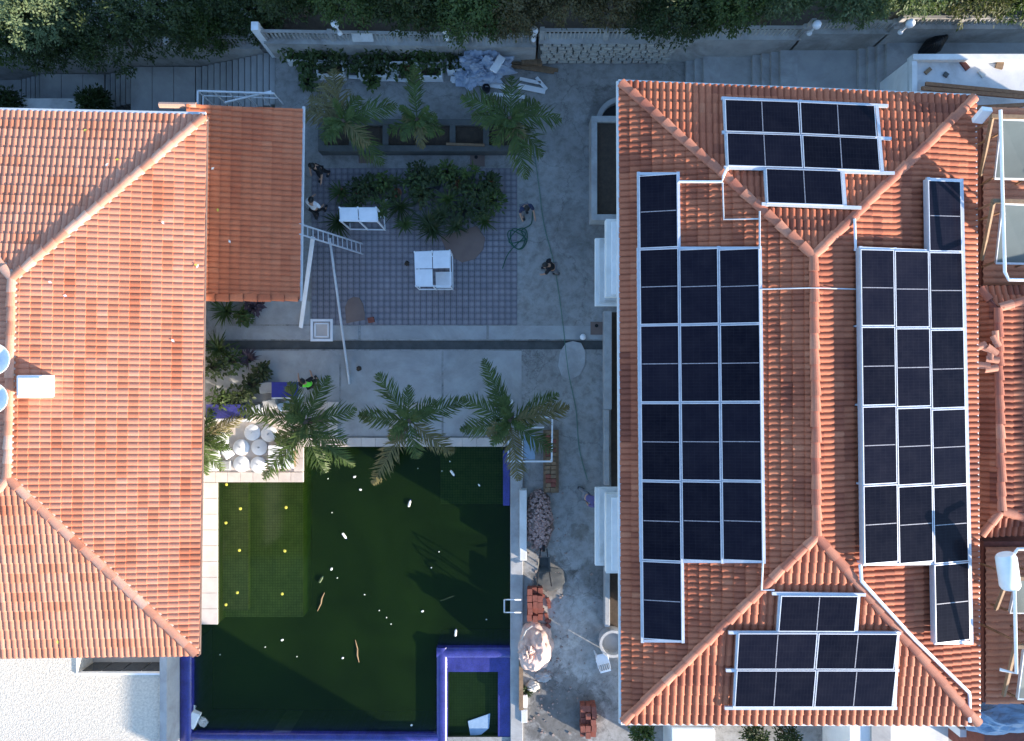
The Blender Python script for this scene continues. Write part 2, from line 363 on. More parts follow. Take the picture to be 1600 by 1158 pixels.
def glassish(name, c, rough=.1):
    m, nt, b = newmat(name); lk(nt, ramp(nt, nz(nt, 1.5, 4, .6, pos(nt)).outputs[0], [(.3, tuple(x*.8 for x in c)), (.7, c)]), b.inputs['Base Color'])
    b.inputs['Roughness'].default_value = rough; b.inputs['Specular IOR Level'].default_value = .6; return m
MT['collector'] = glassish('collector_glass', (.075,.095,.095), .35)
MT['window'] = glassish('window_glass', (.03,.035,.04))
MT['strip'] = M('busbar_strip', (.3,.31,.34), (.12,.12,.15), 30, .5)
# ------------------------------------------------------------------ ground, pool, alley
WATER_Z = -0.16
POOL = (-12.33, -14.12, -0.07, -2.9)
POOL_EXC = [(-12.6, -4.27, -8.06, -2.0), (-12.6, -9.77, -11.35, -4.0)]
CHAN = (P(322, 546).x, P(0, 546).y, P(946, 0).x, P(0, 532).y)
ALLEY = (-24.0, 9.6, P(430, 0).x, 12.4)
def inr(r, x, y, e=0): return r[0]-e < x < r[2]+e and r[1]-e < y < r[3]+e
def in_pool(x, y, e=0): return inr(POOL, x, y, e) and not any(inr(q, x, y, -e) for q in POOL_EXC)
def is_hole(x, y): return in_pool(x, y) or inr(CHAN, x, y) or inr(ALLEY, x, y)
def cells(xs, ys, inside):
    xs = sorted(set(xs)); ys = sorted(set(ys)); out = set()
    for i in range(len(xs)-1):
        for j in range(len(ys)-1):
            if inside((xs[i]+xs[i+1])/2, (ys[j]+ys[j+1])/2): out.add((i, j))
    return xs, ys, out
def depth_at(x, y): return -1.95 if in_pool(x, y) else (-.14 if inr(CHAN, x, y) else -3.4)
xs = [-120, 120, POOL[0], POOL[2], CHAN[0], CHAN[2], ALLEY[0], ALLEY[2]] + [q[i] for q in POOL_EXC for i in (0, 2)]
ys = [-120, 120, POOL[1], POOL[3], CHAN[1], CHAN[3], ALLEY[1], ALLEY[3]] + [q[i] for q in POOL_EXC for i in (1, 3)]
X_, Y_, solid = cells(xs, ys, lambda x, y: not is_hole(x, y))
mb = MB(); wallmb = MB()
for (i, j) in solid:
    mb.add([(X_[i],Y_[j],0),(X_[i+1],Y_[j],0),(X_[i+1],Y_[j+1],0),(X_[i],Y_[j+1],0)], [(0,1,2,3)])
    for di, dj, a, b in ((1,0,(1,0),(1,1)), (-1,0,(0,1),(0,0)), (0,1,(1,1),(0,1)), (0,-1,(0,0),(1,0))):
        ni, nj = i+di, j+dj
        if 0 <= ni < len(X_)-1 and 0 <= nj < len(Y_)-1 and (ni, nj) not in solid:
            xa, ya = X_[i+a[0]], Y_[j+a[1]]; xb, yb = X_[i+b[0]], Y_[j+b[1]]
            cx, cy = (X_[ni]+X_[ni+1])/2, (Y_[nj]+Y_[nj+1])/2; z = depth_at(cx, cy)
            tgt = wallmb if in_pool(cx, cy) else mb
            tgt.add([(xa,ya,0),(xb,yb,0),(xb,yb,z),(xa,ya,z)], [(0,3,2,1)])
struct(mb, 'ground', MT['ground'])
struct(MB().box(CHAN[0], CHAN[1], -.3, CHAN[2], CHAN[3], -.1), 'drain_channel', MT['conc_dark'])
struct(MB().box(ALLEY[0], ALLEY[1], -4, ALLEY[2], ALLEY[3], -2.9), 'alley_ground', MT['slab'])
pool_o = struct(wallmb, 'pool_wall', MT['pool_floor'])
struct(MB().box(-13, -14.3, -2.4, .3, -2.7, -1.9), 'pool_floor', MT['pool_floor'])
# submerged ledges of the pool
mb = MB().box(-11.35, -9.75, -1.89, P(472,0,-.6).x, -4.28, -.72); struct(mb, 'pool_shelf', MT['mosaic_pool'])
mb = MB().box(-11.34, -9.4, -.715, P(388,0,-.5).x, -4.4, -.5); struct(mb, 'pool_bench', MT['mosaic_pool'])
mb = MB().box(P(687,0,-1.2).x, P(0,790,-1.2).y, -1.89, -.1, -2.95, -1.5); struct(mb, 'pool_shelf', MT['mosaic_pool'])
e = .02
wx = [POOL[0]-e, POOL[2]+e] + [q[0]+e for q in POOL_EXC] + [q[2]-e for q in POOL_EXC]
wy = [POOL[1]-e, POOL[3]+e] + [q[1]+e for q in POOL_EXC] + [q[3]-e for q in POOL_EXC]
X_, Y_, wet = cells(wx, wy, lambda x, y: in_pool(x, y, e))
mb = MB(); zb = -2.2
for (i, j) in wet:
    x0, x1, y0, y1 = X_[i], X_[i+1], Y_[j], Y_[j+1]
    mb.add([(x0,y0,WATER_Z),(x1,y0,WATER_Z),(x1,y1,WATER_Z),(x0,y1,WATER_Z)], [(0,1,2,3)])
    mb.add([(x0,y0,zb),(x1,y0,zb),(x1,y1,zb),(x0,y1,zb)], [(0,3,2,1)])
    for di, dj, a, b in ((1,0,(x1,y0),(x1,y1)), (-1,0,(x0,y1),(x0,y0)), (0,1,(x1,y1),(x0,y1)), (0,-1,(x0,y0),(x1,y0))):
        if (i+di, j+dj) not in wet:
            mb.add([(*a,zb),(*b,zb),(*b,WATER_Z),(*a,WATER_Z)], [(0,1,2,3)])
struct(mb, 'water', MT['water'])
# coping stones and slabs
def strip(name, mat, a, b, c, d, z0, z1): return struct(MB().pbox(a, b, c, d, z0, z1), name, mat)
cop = struct(MB().pbox(312, 650, 473, 752, .0, .05), 'pool_deck', MT['coping'])
def stones(parent, a, b, c, d, z0, z1, along, n, mat):
    p, q = P(a, b, z1), P(c, d, z1)
    for k in range(n):
        t0, t1 = k/n, (k+1)/n; g = .006
        if along == 'x': m_ = MB().box(p.x+(q.x-p.x)*t0+g, p.y, z0, p.x+(q.x-p.x)*t1-g, q.y, z1+rnd.uniform(-.003,.003))
        else: m_ = MB().box(p.x, p.y+(q.y-p.y)*t0-g, z0, q.x, p.y+(q.y-p.y)*t1+g, z1+rnd.uniform(-.003,.003))
        o = part(m_, 'coping_stone', mat, parent, bevel=.008)
stones(cop, 316, 738, 474, 753.5, .0, .09, 'x', 8, MT['coping'])
stones(cop, 459, 652, 474, 737, .0, .09, 'y', 4, MT['coping'])
pc = strip('pool_edge', MT['coping'], 314, 756, 338, 974, .004, .03)
stones(pc, 312, 754, 340, 976, .03, .08, 'y', 9, MT['coping'])
pt = strip('pool_edge', MT['coping'], 512, 684, 788, 696, .004, .03)
stones(pt, 474, 684, 790, 698, .03, .075, 'x', 14, MT['coping'])
pl = strip('pool_edge', MT['coping'], 516, 632, 527, 683, .004, .03); stones(pl, 513, 648, 527, 683, .03, .075, 'y', 2, MT['coping'])
pl = strip('pool_edge', MT['coping'], 612, 650, 624, 683, .004, .03); stones(pl, 608, 648, 622, 683, .03, .075, 'y', 2, MT['coping'])
for a, b, c, d in ((477, 628, 529, 640), (632, 630, 686, 640)):
    pl = strip('planting_border', MT['coping'], a, b, c, d, .004, .02); stones(pl, a, b, c, d, .02, .06, 'x', 3, MT['coping'])
# big pale slabs beside the drain
for a, b, c, d in ((338, 548, 530, 628), (533, 548, 690, 682), (693, 548, 815, 682), (338, 509, 560, 530), (564, 509, 760, 530), (764, 509, 944, 530)):
    strip('paving_slab', MT['slab'], a, b, c, d, -.05, .012)
strip('paving_slab', MT['slab'], 400, 471, 484, 507, -.05, .01)
# patterned plaza: pavers
px0, py0, px1, py1 = 487, 263, 808, 508
p0, p1 = P(px0, py0), P(px1, py1)
plaza = struct(MB().box(p0.x, p0.y, -.05, p1.x, p1.y, .008), 'patterned_plaza', MT['conc_dark'])
NX, NY = 34, 26; tw = (p1.x-p0.x)/NX; th = (p0.y-p1.y)/NY
pvm = bpy.data.meshes.new('paver'); h = .5*tw-.004; h2 = .5*th-.004; k = .006
pvm.from_pydata([(-h,-h2,0),(h,-h2,0),(h,h2,0),(-h,h2,0),(-h+k,-h2+k,.016),(h-k,-h2+k,.016),(h-k,h2-k,.016),(-h+k,h2-k,.016)], [], [(4,5,6,7),(0,1,5,4),(1,2,6,5),(2,3,7,6),(3,0,4,7)])
pvm.materials.append(MT['paver'])
def hidden(px, py): # under plants, sheets or the annex roof
    return (525 < px < 785 and 262 < py < 365) or (690 < px < 760 and 358 < py < 410)
spots = [(i, j) for i in range(NX) for j in range(NY)]
spots.sort(key=lambda s: (hidden(px0+(s[0]+.5)/NX*(px1-px0), py0+(s[1]+.5)/NY*(py1-py0)), (px0+(s[0]+.5)/NX*(px1-px0)-800)**2 + (py0+(s[1]+.5)/NY*(py1-py0)-579)**2))
rest = MB()
for n_, (i, j) in enumerate(spots):
    c = Vector((p0.x+(i+.5)*tw, p0.y-(j+.5)*th, .008+rnd.uniform(-.002,.002)))
    if n_ < 300: objm(pvm, 'paver', Matrix.Translation(c), plaza)
    else: rest.add([c+v.co for v in pvm.vertices], [tuple(f.vertices) for f in pvm.polygons])
def paver_mat_world():
    m = MT['paver'].copy(); m.name = 'patterned_paver_field'; nt = m.node_tree
    sx = [n for n in nt.nodes if n.type == 'SEPXYZ'][0]; tc = pos(nt)
    mp = nt.nodes.new('ShaderNodeVectorMath'); mp.operation = 'SUBTRACT'; lk(nt, tc, mp.inputs[0]); mp.inputs[1].default_value = (p0.x, p0.y, 0)
    mw = nt.nodes.new('ShaderNodeVectorMath'); mw.operation = 'WRAP'; lk(nt, mp.outputs[0], mw.inputs[0])
    mw.inputs[1].default_value = (tw, th, 1); mw.inputs[2].default_value = (0, 0, -1)
    ms = nt.nodes.new('ShaderNodeVectorMath'); ms.operation = 'SUBTRACT'; lk(nt, mw.outputs[0], ms.inputs[0]); ms.inputs[1].default_value = (tw/2, th/2, 0)
    lk(nt, ms.outputs[0], sx.inputs[0]); return m
part(rest, 'paver_field', paver_mat_world(), plaza, kind='stuff')
# bank behind the garden wall, alley steps
mb = MB().box(-9.4, 12.25, -.5, 60, 60, 1.35); struct(mb, 'planted_bank', MT['soil'])
mb = MB().box(-60, 12.75, -4, -9.42, 60, -.55); struct(mb, 'planted_bank', MT['soil'])
st = thing('staircase', 'concrete stair flights stepping down the shaded alley under dark trees', 'stairs', P(300, 125, -1.5))
def flight(root, pxs, za, zb, ya, yb):
    n = len(pxs)-1
    for k in range(n):
        z = za + (zb-za)*(k+1)/n
        a, b = P(pxs[k], 0, z).x, P(pxs[k+1], 0, z).x
        part(MB().box(a, ya, min(za, zb)-1.2, b+.02, yb, z), 'step', MT['slab'], root, bevel=.012)
flight(st, [430-i*9.6 for i in range(14)], 0, -1.5, 10.3, 12.35)
l1 = P(305, 0, -1.5).x; l2 = P(204, 0, -1.5).x
for k in range(3):
    a = l1+(l2-l1)*k/3; b = l1+(l2-l1)*(k+1)/3; part(MB().box(b+.012, 9.65, -3, a-.012, 12.35, -1.5), 'landing', MT['slab'], st)
flight(st, [204-i*8 for i in range(6)], -1.5, -2.2, 10.9, 12.35)
l1 = P(163, 0, -2.2).x; l2 = P(62, 0, -2.2).x
for k in range(3):
    a = l1+(l2-l1)*k/3; b = l1+(l2-l1)*(k+1)/3; part(MB().box(b+.012, 9.65, -3.3, a-.012, 12.35, -2.2), 'landing', MT['slab'], st)
flight(st, [62-i*7.2 for i in range(6)], -2.2, -2.75, 10.9, 12.35)
st2 = thing('staircase', 'shallow concrete steps rising beside the plinth of the solar house', 'stairs', P(1170, 110, 0))
def rise(pxa, pxb, n, za, zb):
    for k in range(n):
        z = za+(zb-za)*(k+1)/n; a = P(pxa+(pxb-pxa)*k/n, 0, z).x; b = P(pxa+(pxb-pxa)*(k+1)/n, 0, z).x
        part(MB().box(a, 8.6, -.2, b+.3, 11.9, z), 'step', MT['conc_edge'], st2, bevel=.015)
rise(1072, 1113, 3, 0, .48); part(MB().box(P(1113,0,.48).x, 8.62, -.2, P(1176,0,.48).x, 11.88, .478), 'landing', MT['slab'], st2)
rise(1176, 1234, 4, .48, 1.0); part(MB().box(P(1234,0,1).x, 8.62, -.2, P(1342,0,1).x, 11.88, .998), 'landing', MT['slab'], st2)
rise(1342, 1400, 4, 1.0, 1.6); part(MB().box(P(1400,0,1.6).x, 8.62, -.2, P(1680,0,1.6).x, 11.88, 1.598), 'landing', MT['slab'], st2)
# ------------------------------------------------------------------ tiled roofs
def tile_shape(p, L, bold=1.0):
    prof = [(0,.004),(.09,.012),(.2,.034),(.36,.048),(.52,.051),(.68,.046),(.84,.03),(.95,.01),(1,.004)]
    sc = p/.18; vs = []; fs = []; n = len(prof)
    prof = [(t, hh*bold) for t, hh in prof]; sc = max(.9, min(1.1, sc))
    for t, hh in prof: vs.append((t*p, 0, hh*sc+.034*bold))
    for t, hh in prof: vs.append((t*p, L*1.06, hh*sc*.92+.004))
    for t, hh in prof: vs.append((t*p, .004, hh*sc*.4-.0))
    for i in range(n-1):
        fs.append((i, i+1, n+i+1, n+i)); fs.append((2*n+i, 2*n+i+1, i+1, i))
    return vs, fs
def frame_of(poly):
    E0, E1 = poly[0], poly[1]; u = (E1-E0).normalized(); n = u.cross(poly[-1]-E0).normalized(); v = n.cross(u)
    M4 = Matrix((u, v, n)).transposed().to_4x4(); M4.translation = E0
    return M4, n
def patch(seed, i, j, amp=.5):
    r = random.Random((seed*7919+i*131+j*31337) & 0xffffff).random()
    blk = random.Random((seed*31+(i//5)*977+(j)*7919) & 0xffffff).random()
    blk2 = random.Random((seed*57+(i//9)*577+(j//2)*919) & 0xffffff).random()
    t = .62+.14*(r-.5)
    if blk < .2: t -= .38*amp/.5
    if blk2 < .12: t -= .25*amp/.5
    if r > .96: t += .18
    return max(.01, min(.99, t))
def tiled_roof(house, polys, p, L, mat, capmat, seed, caps, keep=300, amp=.5, lim=None, bold=1.0):
    pitches = p if isinstance(p, (list, tuple)) else [p]*len(polys)
    deck = MB()
    for q in polys:
        deck.add(q, [tuple(range(len(q)))])
        b = [v-Vector((0,0,.16)) for v in q]; deck.add(b, [tuple(reversed(range(len(q))))])
        deck.add([q[0], q[1], b[1], b[0]], [(0,3,2,1)])
    roof = part(deck, 'roof', MT['deck'], house)
    shapes = [tile_shape(q_, L, bold) for q_ in pitches]; tmes = []
    for tv, tf in shapes:
        tme = bpy.data.meshes.new('tile'); tme.from_pydata(tv, [], tf); tme.materials.append(mat); tmes.append(tme)
    whole = []; clip = []
    for si, poly in enumerate(polys):
        M4, n = frame_of(poly); inv = M4.inverted(); q = [inv @ v for v in poly]; p = pitches[si]
        vmax = max(v.y for v in q); umin = min(v.x for v in q); umax = max(v.x for v in q)
        def inside(x, y, m=0):
            for k in range(1, len(q)):
                a, b = q[k], q[(k+1) % len(q)]
                ed = Vector((b.x-a.x, b.y-a.y)); 
                if ed.x*(y-a.y)-ed.y*(x-a.x) < m*ed.length: return False
            return True
        for i in range(int((umax-umin)/p)+1):
            for j in range(int(vmax/L)+1):
                u0, v0 = umin+i*p, j*L-.06; cs = [inside(u0+a*p, v0+b*L+(.07 if j == 0 and b == 0 else 0)) for a in (0,1) for b in (0,1.06)]
                if not any(cs): continue
                w = M4 @ Vector((u0+p/2, v0+L/2, 0))
                if lim and not lim(w): continue
                rec = (si, M4, u0, v0, patch(seed+si*13, i, j, amp), w, q)
                (whole if all(cs) else clip).append(rec)
    whole.sort(key=lambda r: (r[5]-Vector((0,0,CAM_H))).length)
    for r in whole[:keep]:
        objm(tmes[r[0]], 'tile', r[1] @ Matrix.Translation((r[2]+rnd.uniform(-.004,.004), r[3]+rnd.uniform(-.008,.008), rnd.uniform(0,.004))), roof, r[4])
    final = bmesh.new(); lay = None
    V, F, T = [], [], []
    for si in range(len(polys)):
        tv, tf = shapes[si]; recs = [r for r in whole[keep:] if r[0] == si]; cl = [r for r in clip if r[0] == si]
        for r in recs:
            b = len(V); mm = r[1] @ Matrix.Translation((r[2]+rnd.uniform(-.004,.004), r[3]+rnd.uniform(-.008,.008), rnd.uniform(0,.004)))
            V.extend(tuple(mm @ Vector(v)) for v in tv); F.extend(tuple(b+k for k in f) for f in tf); T.extend([r[4]]*len(tf))
        if cl:
            bm = bmesh.new(); fl = bm.faces.layers.float.new('tint'); M4 = cl[0][1]; q = cl[0][6]
            for r in cl:
                vv = [bm.verts.new((v[0]+r[2], v[1]+r[3], v[2])) for v in tv]
                for f in tf:
                    try: nf = bm.faces.new([vv[k] for k in f]); nf[fl] = r[4]
                    except ValueError: pass
            for k in range(1, len(q)):
                a, bb = q[k], q[(k+1) % len(q)]; ed = (bb-a).normalized(); no = Vector((ed.y, -ed.x, 0))
                bmesh.ops.bisect_plane(bm, geom=bm.verts[:]+bm.edges[:]+bm.faces[:], plane_co=Vector((a.x, a.y, 0)), plane_no=no, clear_outer=True)
            bm.verts.ensure_lookup_table(); b = len(V)
            for idx, v in enumerate(bm.verts): v.index = idx
            V.extend(tuple(M4 @ v.co) for v in bm.verts)
            for f in bm.faces: F.append(tuple(b+v.index for v in f.verts)); T.append(f[fl])
            bm.free()
    final.free()
    org = W[roof.name]; me = bpy.data.meshes.new('tile_field'); me.from_pydata([tuple(Vector(v)-org) for v in V], [], F)
    at = me.attributes.new('tint', 'FLOAT', 'FACE'); at.data.foreach_set('value', T); me.materials.append(mat)
    o = bpy.data.objects.new('tile_field', me); col.objects.link(o); o.parent = roof; o['kind'] = 'stuff'; o.color = (0,0,0,1)
    # hip and ridge caps
    cw, cl_ = .125, .40; vs = []; fs = []; n = 8
    for y, rr, zz in ((0, 1.12, .022), (cl_*1.05, .92, 0), (.001, .96, .0)):
        for k in range(n+1):
            a = math.pi*k/n; vs.append((math.cos(a)*cw*rr, y, math.sin(a)*cw*.62*rr+zz))
    for k in range(n):
        fs.append((k+1, k, n+1+k, n+2+k)); fs.append((k, k+1, 2*n+3+k, 2*n+2+k))
    cme = bpy.data.meshes.new('ridge_tile'); cme.from_pydata(vs, [], fs); cme.materials.append(capmat)
    mo = MB(); mw = .15 if capmat is MT['cap'] else .11
    for (a, b) in caps:
        d = b-a; m = max(1, int(d.length/cl_)); y = d.normalized(); x = y.cross(Vector((0,0,1))).normalized(); z = x.cross(y)
        rot = Matrix((x, y, z)).transposed().to_4x4()
        mo.add([a+x*mw+z*.015, a-x*mw+z*.015, b-x*mw+z*.015, b+x*mw+z*.015, a+z*.08, b+z*.08], [(0,4,5,3),(4,1,2,5),(0,1,4),(3,5,2)])
        for k in range(m):
            mm = rot.copy(); mm.translation = a+y*(k*d.length/m)+z*.045+x*rnd.uniform(-.012,.012)
            w = mm.translation
            if lim and not lim(w): continue
            o = objm(cme, 'ridge_tile', mm @ Matrix.Rotation(rnd.uniform(-.03,.03), 4, 'Z'), roof, max(0,min(1,rnd.gauss(.5,.25))))
    part(mo, 'ridge_mortar', MT['mortar'] if capmat is MT['cap'] else MT['brick'], roof, smooth=False)
    return roof
def shift(v, dz): return v+Vector((0,0,dz))
# left house
LE = 5.6; LR = 6.42
LTR, LBR = P(320,183,LE), P(308,1021,LE); LTL = P(-193,172,LE); LBL = P(-200,1027,LE)
LR0, LR1 = P(20,435,LR), P(13,746,LR)
left_house = thing('tiled_house', 'house with a broad salmon tiled hip roof carrying a white water tank', 'house', P(0, 600, 0))
wl = MB().box(-22, -8.0, 0, -12.42, 7.0, 2.9).box(-22, -7.6, 2.902, -10.68, 7.0, LE-.12)
part(wl, 'wall', MT['white_wall'], left_house)
for yy, zz in ((5.2, 4.2), (2.2, 4.2), (-1.0, 4.2), (-4.4, 4.2)):
    wo_ = part(MB().box(-10.676, yy-.55, zz-.6, -10.62, yy+.55, zz+.6), 'window', MT['white_paint'], left_house)
    part(MB().box(-10.63, yy-.47, zz-.52, -10.60, yy+.47, zz+.52), 'pane', MT['window'], wo_)
tiled_roof(left_house, [[LBR,LTR,LR0,LR1],[LTR,LTL,LR0],[LBL,LBR,LR1],[LTL,LBL,LR1,LR0]], .1795, .302, MT['tileL'], MT['cap'], 3,
           [(LTR,LR0),(LBR,LR1),(LTL,LR0),(LBL,LR1),(LR1,LR0)], lim=lambda w: w.x > -18, amp=.42, bold=.85)
g = MB().tube([LTR+Vector((.03,.1,-.0)), LTL+Vector((0,.1,-.0))], .06, 6); part(g, 'gutter', MT['gutter'], left_house)
g = MB().bar(LTR+Vector((.05,.02,-.03)), LBR+Vector((.05,-.05,-.03)), .07, .1).bar(LBR+Vector((.05,-.05,-.03)), LBL+Vector((0,-.05,-.03)), .07, .1); part(g, 'gutter', MT['dark_gutter'], left_house)
# annex
AH, AL = 3.95, 3.2
A0, A1 = P(470.5,171,AL), P(466,468,AL); AX = -10.69
B0 = Vector((AX, P(320,165,3.9).y, AH)); B1 = Vector((AX, P(320,468,3.9).y, AH))
annex = thing('tiled_annex', 'single-storey annex with a red tiled lean-to roof against the salmon-roofed house', 'house', P(440, 330, 0))
part(MB().box(AX, A1.y+.75, 0, A0.x-1.05, A0.y-.35, AL-.12), 'wall', MT['pale_wall'], annex)
tiled_roof(annex, [[A1,A0,B0,B1]], .18, .325, MT['tileA'], MT['tileA'], 11, [(A1+Vector((0,.06,0)),B1+Vector((0,.06,0)))], keep=300, amp=.3)
part(MB().tube([A0+Vector((.08,.1,-.03)), A1+Vector((.08,-.05,-.03))], .055, 6), 'gutter', MT['gutter'], annex)
wv = MB(); c0 = Vector((P(282,166,3.95).x, 0, 0))
part(MB().tube([B0+Vector((-.9,.0,-.0)), B0+Vector((.3,.0,-.05))], .1, 8), 'verge_tile', MT['cap'], annex)
# right house
RE = 7.5; RR = 8.5
RTL, RTR, RBR, RBL = P(970,131,RE), P(1520,154,RE), P(1526,1128,RE), P(974,1126,RE)
R0, R1 = P(1270,400,RR), P(1275,836,RR)
right_house = thing('tiled_house', 'house with a weathered red tiled hip roof covered in solar panels', 'house', P(1250, 600, 0))
part(MB().box(4.25, RBL.y+.75, 0, RTR.x-.5, RTL.y-.7, RE-.12), 'wall', MT['white_wall'], right_house)
RP = [[RTL,RBL,R1,R0],[RBR,RTR,R0,R1],[RTR,RTL,R0],[RBL,RBR,R1]]
tiled_roof(right_house, RP, [.166,.164,.182,.208], .302, MT['tileR'], MT['capR'], 23, [(RTL,R0),(RTR,R0),(RBL,R1),(RBR,R1),(R1,R0)], amp=.45, bold=1.15)
g = MB()
for a, b, dx, dy in ((RTL,RBL,-.07,0),(RTL,RTR,0,.07),(RBL,RBR,0,-.07),(RTR,RBR,.05,0)):
    g.tube([a+Vector((dx-(.07 if dy else 0),dy+(.07 if dx else 0),-.02)), b+Vector((dx+(.07 if dy else 0),dy-(.07 if dx else 0),-.02))], .062, 8)
part(g, 'gutter', MT['gutter'], right_house, smooth=True)
PL = [(frame_of(q)[0].translation, frame_of(q)[1]) for q in RP]   # left, right, top, bottom
# ------------------------------------------------------------------ solar panels
def panel_meshes():
    w, l, t, b = 1.10, 2.24, .04, .022
    fr = MB()
    for x0, y0, x1, y1 in ((-w/2,-l/2,-w/2+b,l/2),(w/2-b,-l/2,w/2,l/2),(-w/2+b,-l/2,w/2-b,-l/2+b),(-w/2+b,l/2-b,w/2-b,l/2)): fr.box(x0,y0,-t,x1,y1,.002)
    gl = MB().box(-w/2+b, -l/2+b, -.03, w/2-b, l/2-b, -.002)
    stp = MB().box(-w/2+b+.02, -.012, -.003, w/2-b-.02, .012, .0005)
    return [meshify(fr,'frame',Vector()), meshify(gl,'glass',Vector()), meshify(stp,'centre_strip',Vector())]
FRM, GLS, STP = panel_meshes(); FRM.materials.append(MT['alu']); GLS.materials.append(MT['solar']); STP.materials.append(MT['strip'])
def solar_panel(quad, plane, off, land, label, group):
    """quad: pixel corners tl,tr,br,bl"""
    c = [hit(x, y, plane, off) for x, y in quad]; ctr = sum(c, Vector())/4; n = plane[1]
    ex = (c[1]-c[0]+c[2]-c[3])/2; ey = (c[0]-c[3]+c[1]-c[2])/2
    if land: ex, ey = -ey, ex
    ydir = ey.normalized(); xdir = ydir.cross(n).normalized()
    root = thing('solar_module', label, 'solar panel', ctr, group)
    sx, sy = (ex.length-.035)/1.10, (ey.length-.035)/2.24
    root.rotation_mode = 'QUATERNION'; root.rotation_quaternion = Matrix((xdir, ydir, n)).transposed().to_quaternion(); root.scale = (sx, sy, 1)
    for me, nm in ((FRM,'frame'),(GLS,'glass')):
        o = bpy.data.objects.new(nm, me); col.objects.link(o); o.parent = root
        if nm == 'glass': gl = o
    o = bpy.data.objects.new('centre_strip', STP); col.objects.link(o); o.parent = gl
    return sx, sy
def lerp(a, b, t): return a+(b-a)*t
OFF_L, OFF_R, OFF_T, OFF_B = .17, .4, .22, .24
# left slope: rails given as pixel lines
ysL = [272, 388, 508, 629.5, 752, 877, 1001]
def xl(k, y): return [998.5, 1060.5, 1122.5, 1187][k] + (y-388)*[.0085, .0105, .0125, .0125][k]
def xr(k, y): return [1344, 1397.5, 1451.5, 1504][k] + (y-388)*[.0125, .0145, .0165, .0215][k]
ysR = [276, 388, 509, 633, 757, 881, 1005]
def yl(r, k): return ysL[r]+(-1.0 if 1 < r < 6 else 0)*k*.4+[0,0,-1,0,1,1.5,1][r]*k*.3
def yr(r, k): return ysR[r]+2.2*k-(1.5*k if r > 3 else 0)-(1.2*k if r > 4 else 0)
grpL, grpR = 'solar panels on the roof slope facing the courtyard', 'solar panels on the roof slope facing away from the courtyard'
def block(xf, yf, plane, off, singles, lab_mid, lab_top, lab_bot, grp):
    for r in range(6):
        for k in range(3):
            if r in (0, 5) and k != singles: continue
            q = [(xf(k, yf(r,k)), yf(r,k)), (xf(k+1, yf(r,k+1)), yf(r,k+1)), (xf(k+1, yf(r+1,k+1)), yf(r+1,k+1)), (xf(k, yf(r+1,k)), yf(r+1,k))]
            cols = ('gutter-side', 'middle', 'ridge-side') if singles == 0 else ('ridge-side', 'middle', 'gutter-side')
            lab = lab_top if r == 0 else lab_bot if r == 5 else f'solar panel, {cols[k]} column, full-width row {("one","two","three","four")[r-1]} from the alley, ' + ('courtyard slope' if singles == 0 else 'water heater slope')
            solar_panel(q, plane, off, False, lab, grp)
    rail = thing('mounting_frame', 'white aluminium rails carrying the ' + grp, 'mounting frame', hit(xf(0, 500), 500, plane, 0))
    n = plane[1]
    for k in range(4):
        r0 = 0 if k in (singles, singles+1) else 1; r1 = 6 if k in (singles, singles+1) else 5
        m_ = MB()
        a, b = hit(xf(k, yf(r0,k)-3), yf(r0,k)-3, plane, off-.075), hit(xf(k, yf(r1,k)+3), yf(r1,k)+3, plane, off-.075)
        m_.bar(a, b, .085, .07); part(m_, 'rail', MT['alu'], rail)
    for r in range(7):
        k0, k1 = (singles, singles+1) if r in (0, 6) else (0, 3)
        a, b = hit(xf(k0, yf(r,k0))-2, yf(r,k0), plane, off-.076), hit(xf(k1, yf(r,k1))+2, yf(r,k1), plane, off-.076)
        part(MB().bar(a, b, .075, .066), 'rail', MT['alu'], rail)
    legs = MB()
    for r in range(1, 6):
        for k in range(4):
            a = hit(xf(k, yf(r,k)), yf(r,k), plane, off-.1); legs = MB().bar(a, a-n*(off-.04), .05)
            part(legs, 'leg', MT['alu'], rail)
    a, b = hit(xf(0, yf(1,0))-3, yf(1,0), plane, off-.13), hit(xf(0, yf(5,0))-3, yf(5,0), plane, off-.13); part(MB().bar(a, b, .04, .2), 'skirt', MT['alu'], rail)
    if singles == 2:
        for r in (0, 5): a, b = hit(xf(2, yf(r,2))-3, yf(r,2), plane, off-.13), hit(xf(2, yf(r+1,2))-3, yf(r+1,2), plane, off-.13); part(MB().bar(a, b, .04, .2), 'skirt', MT['alu'], rail)
    return rail
block(xl, yl, PL[0], OFF_L, 0, 'dark solar panel in the three-wide array on the slope facing the courtyard',
      'lone upper solar panel topping the array on the slope facing the courtyard', 'lone lower solar panel ending the array on the slope facing the courtyard', grpL)
block(xr, yr, PL[1], OFF_R, 2, 'dark solar panel in the three-wide array beside the water heaters',
      'lone upper solar panel topping the array beside the water heaters', 'lone lower solar panel ending the array beside the water heaters', grpR)
top_q = [[(1131,154),(1248,158),(1252,210),(1134,206)], [(1248,158),(1367,164),(1372,215),(1252,210)], [(1134,206),(1252,210),(1256,263),(1137,260)],
         [(1252,210),(1372,215),(1377,268),(1256,263)], [(1195,262),(1315,266),(1319,322),(1199,318)]]
bot_q = [[(1219,930),(1341,931),(1338,988),(1216,988)], [(1153,989),(1277,989),(1275,1047),(1150,1047)], [(1277,989),(1402,990),(1400,1047),(1275,1047)],
         [(1150,1047),(1275,1047),(1273,1106),(1147,1106)], [(1275,1047),(1400,1047),(1397,1106),(1273,1106)]]
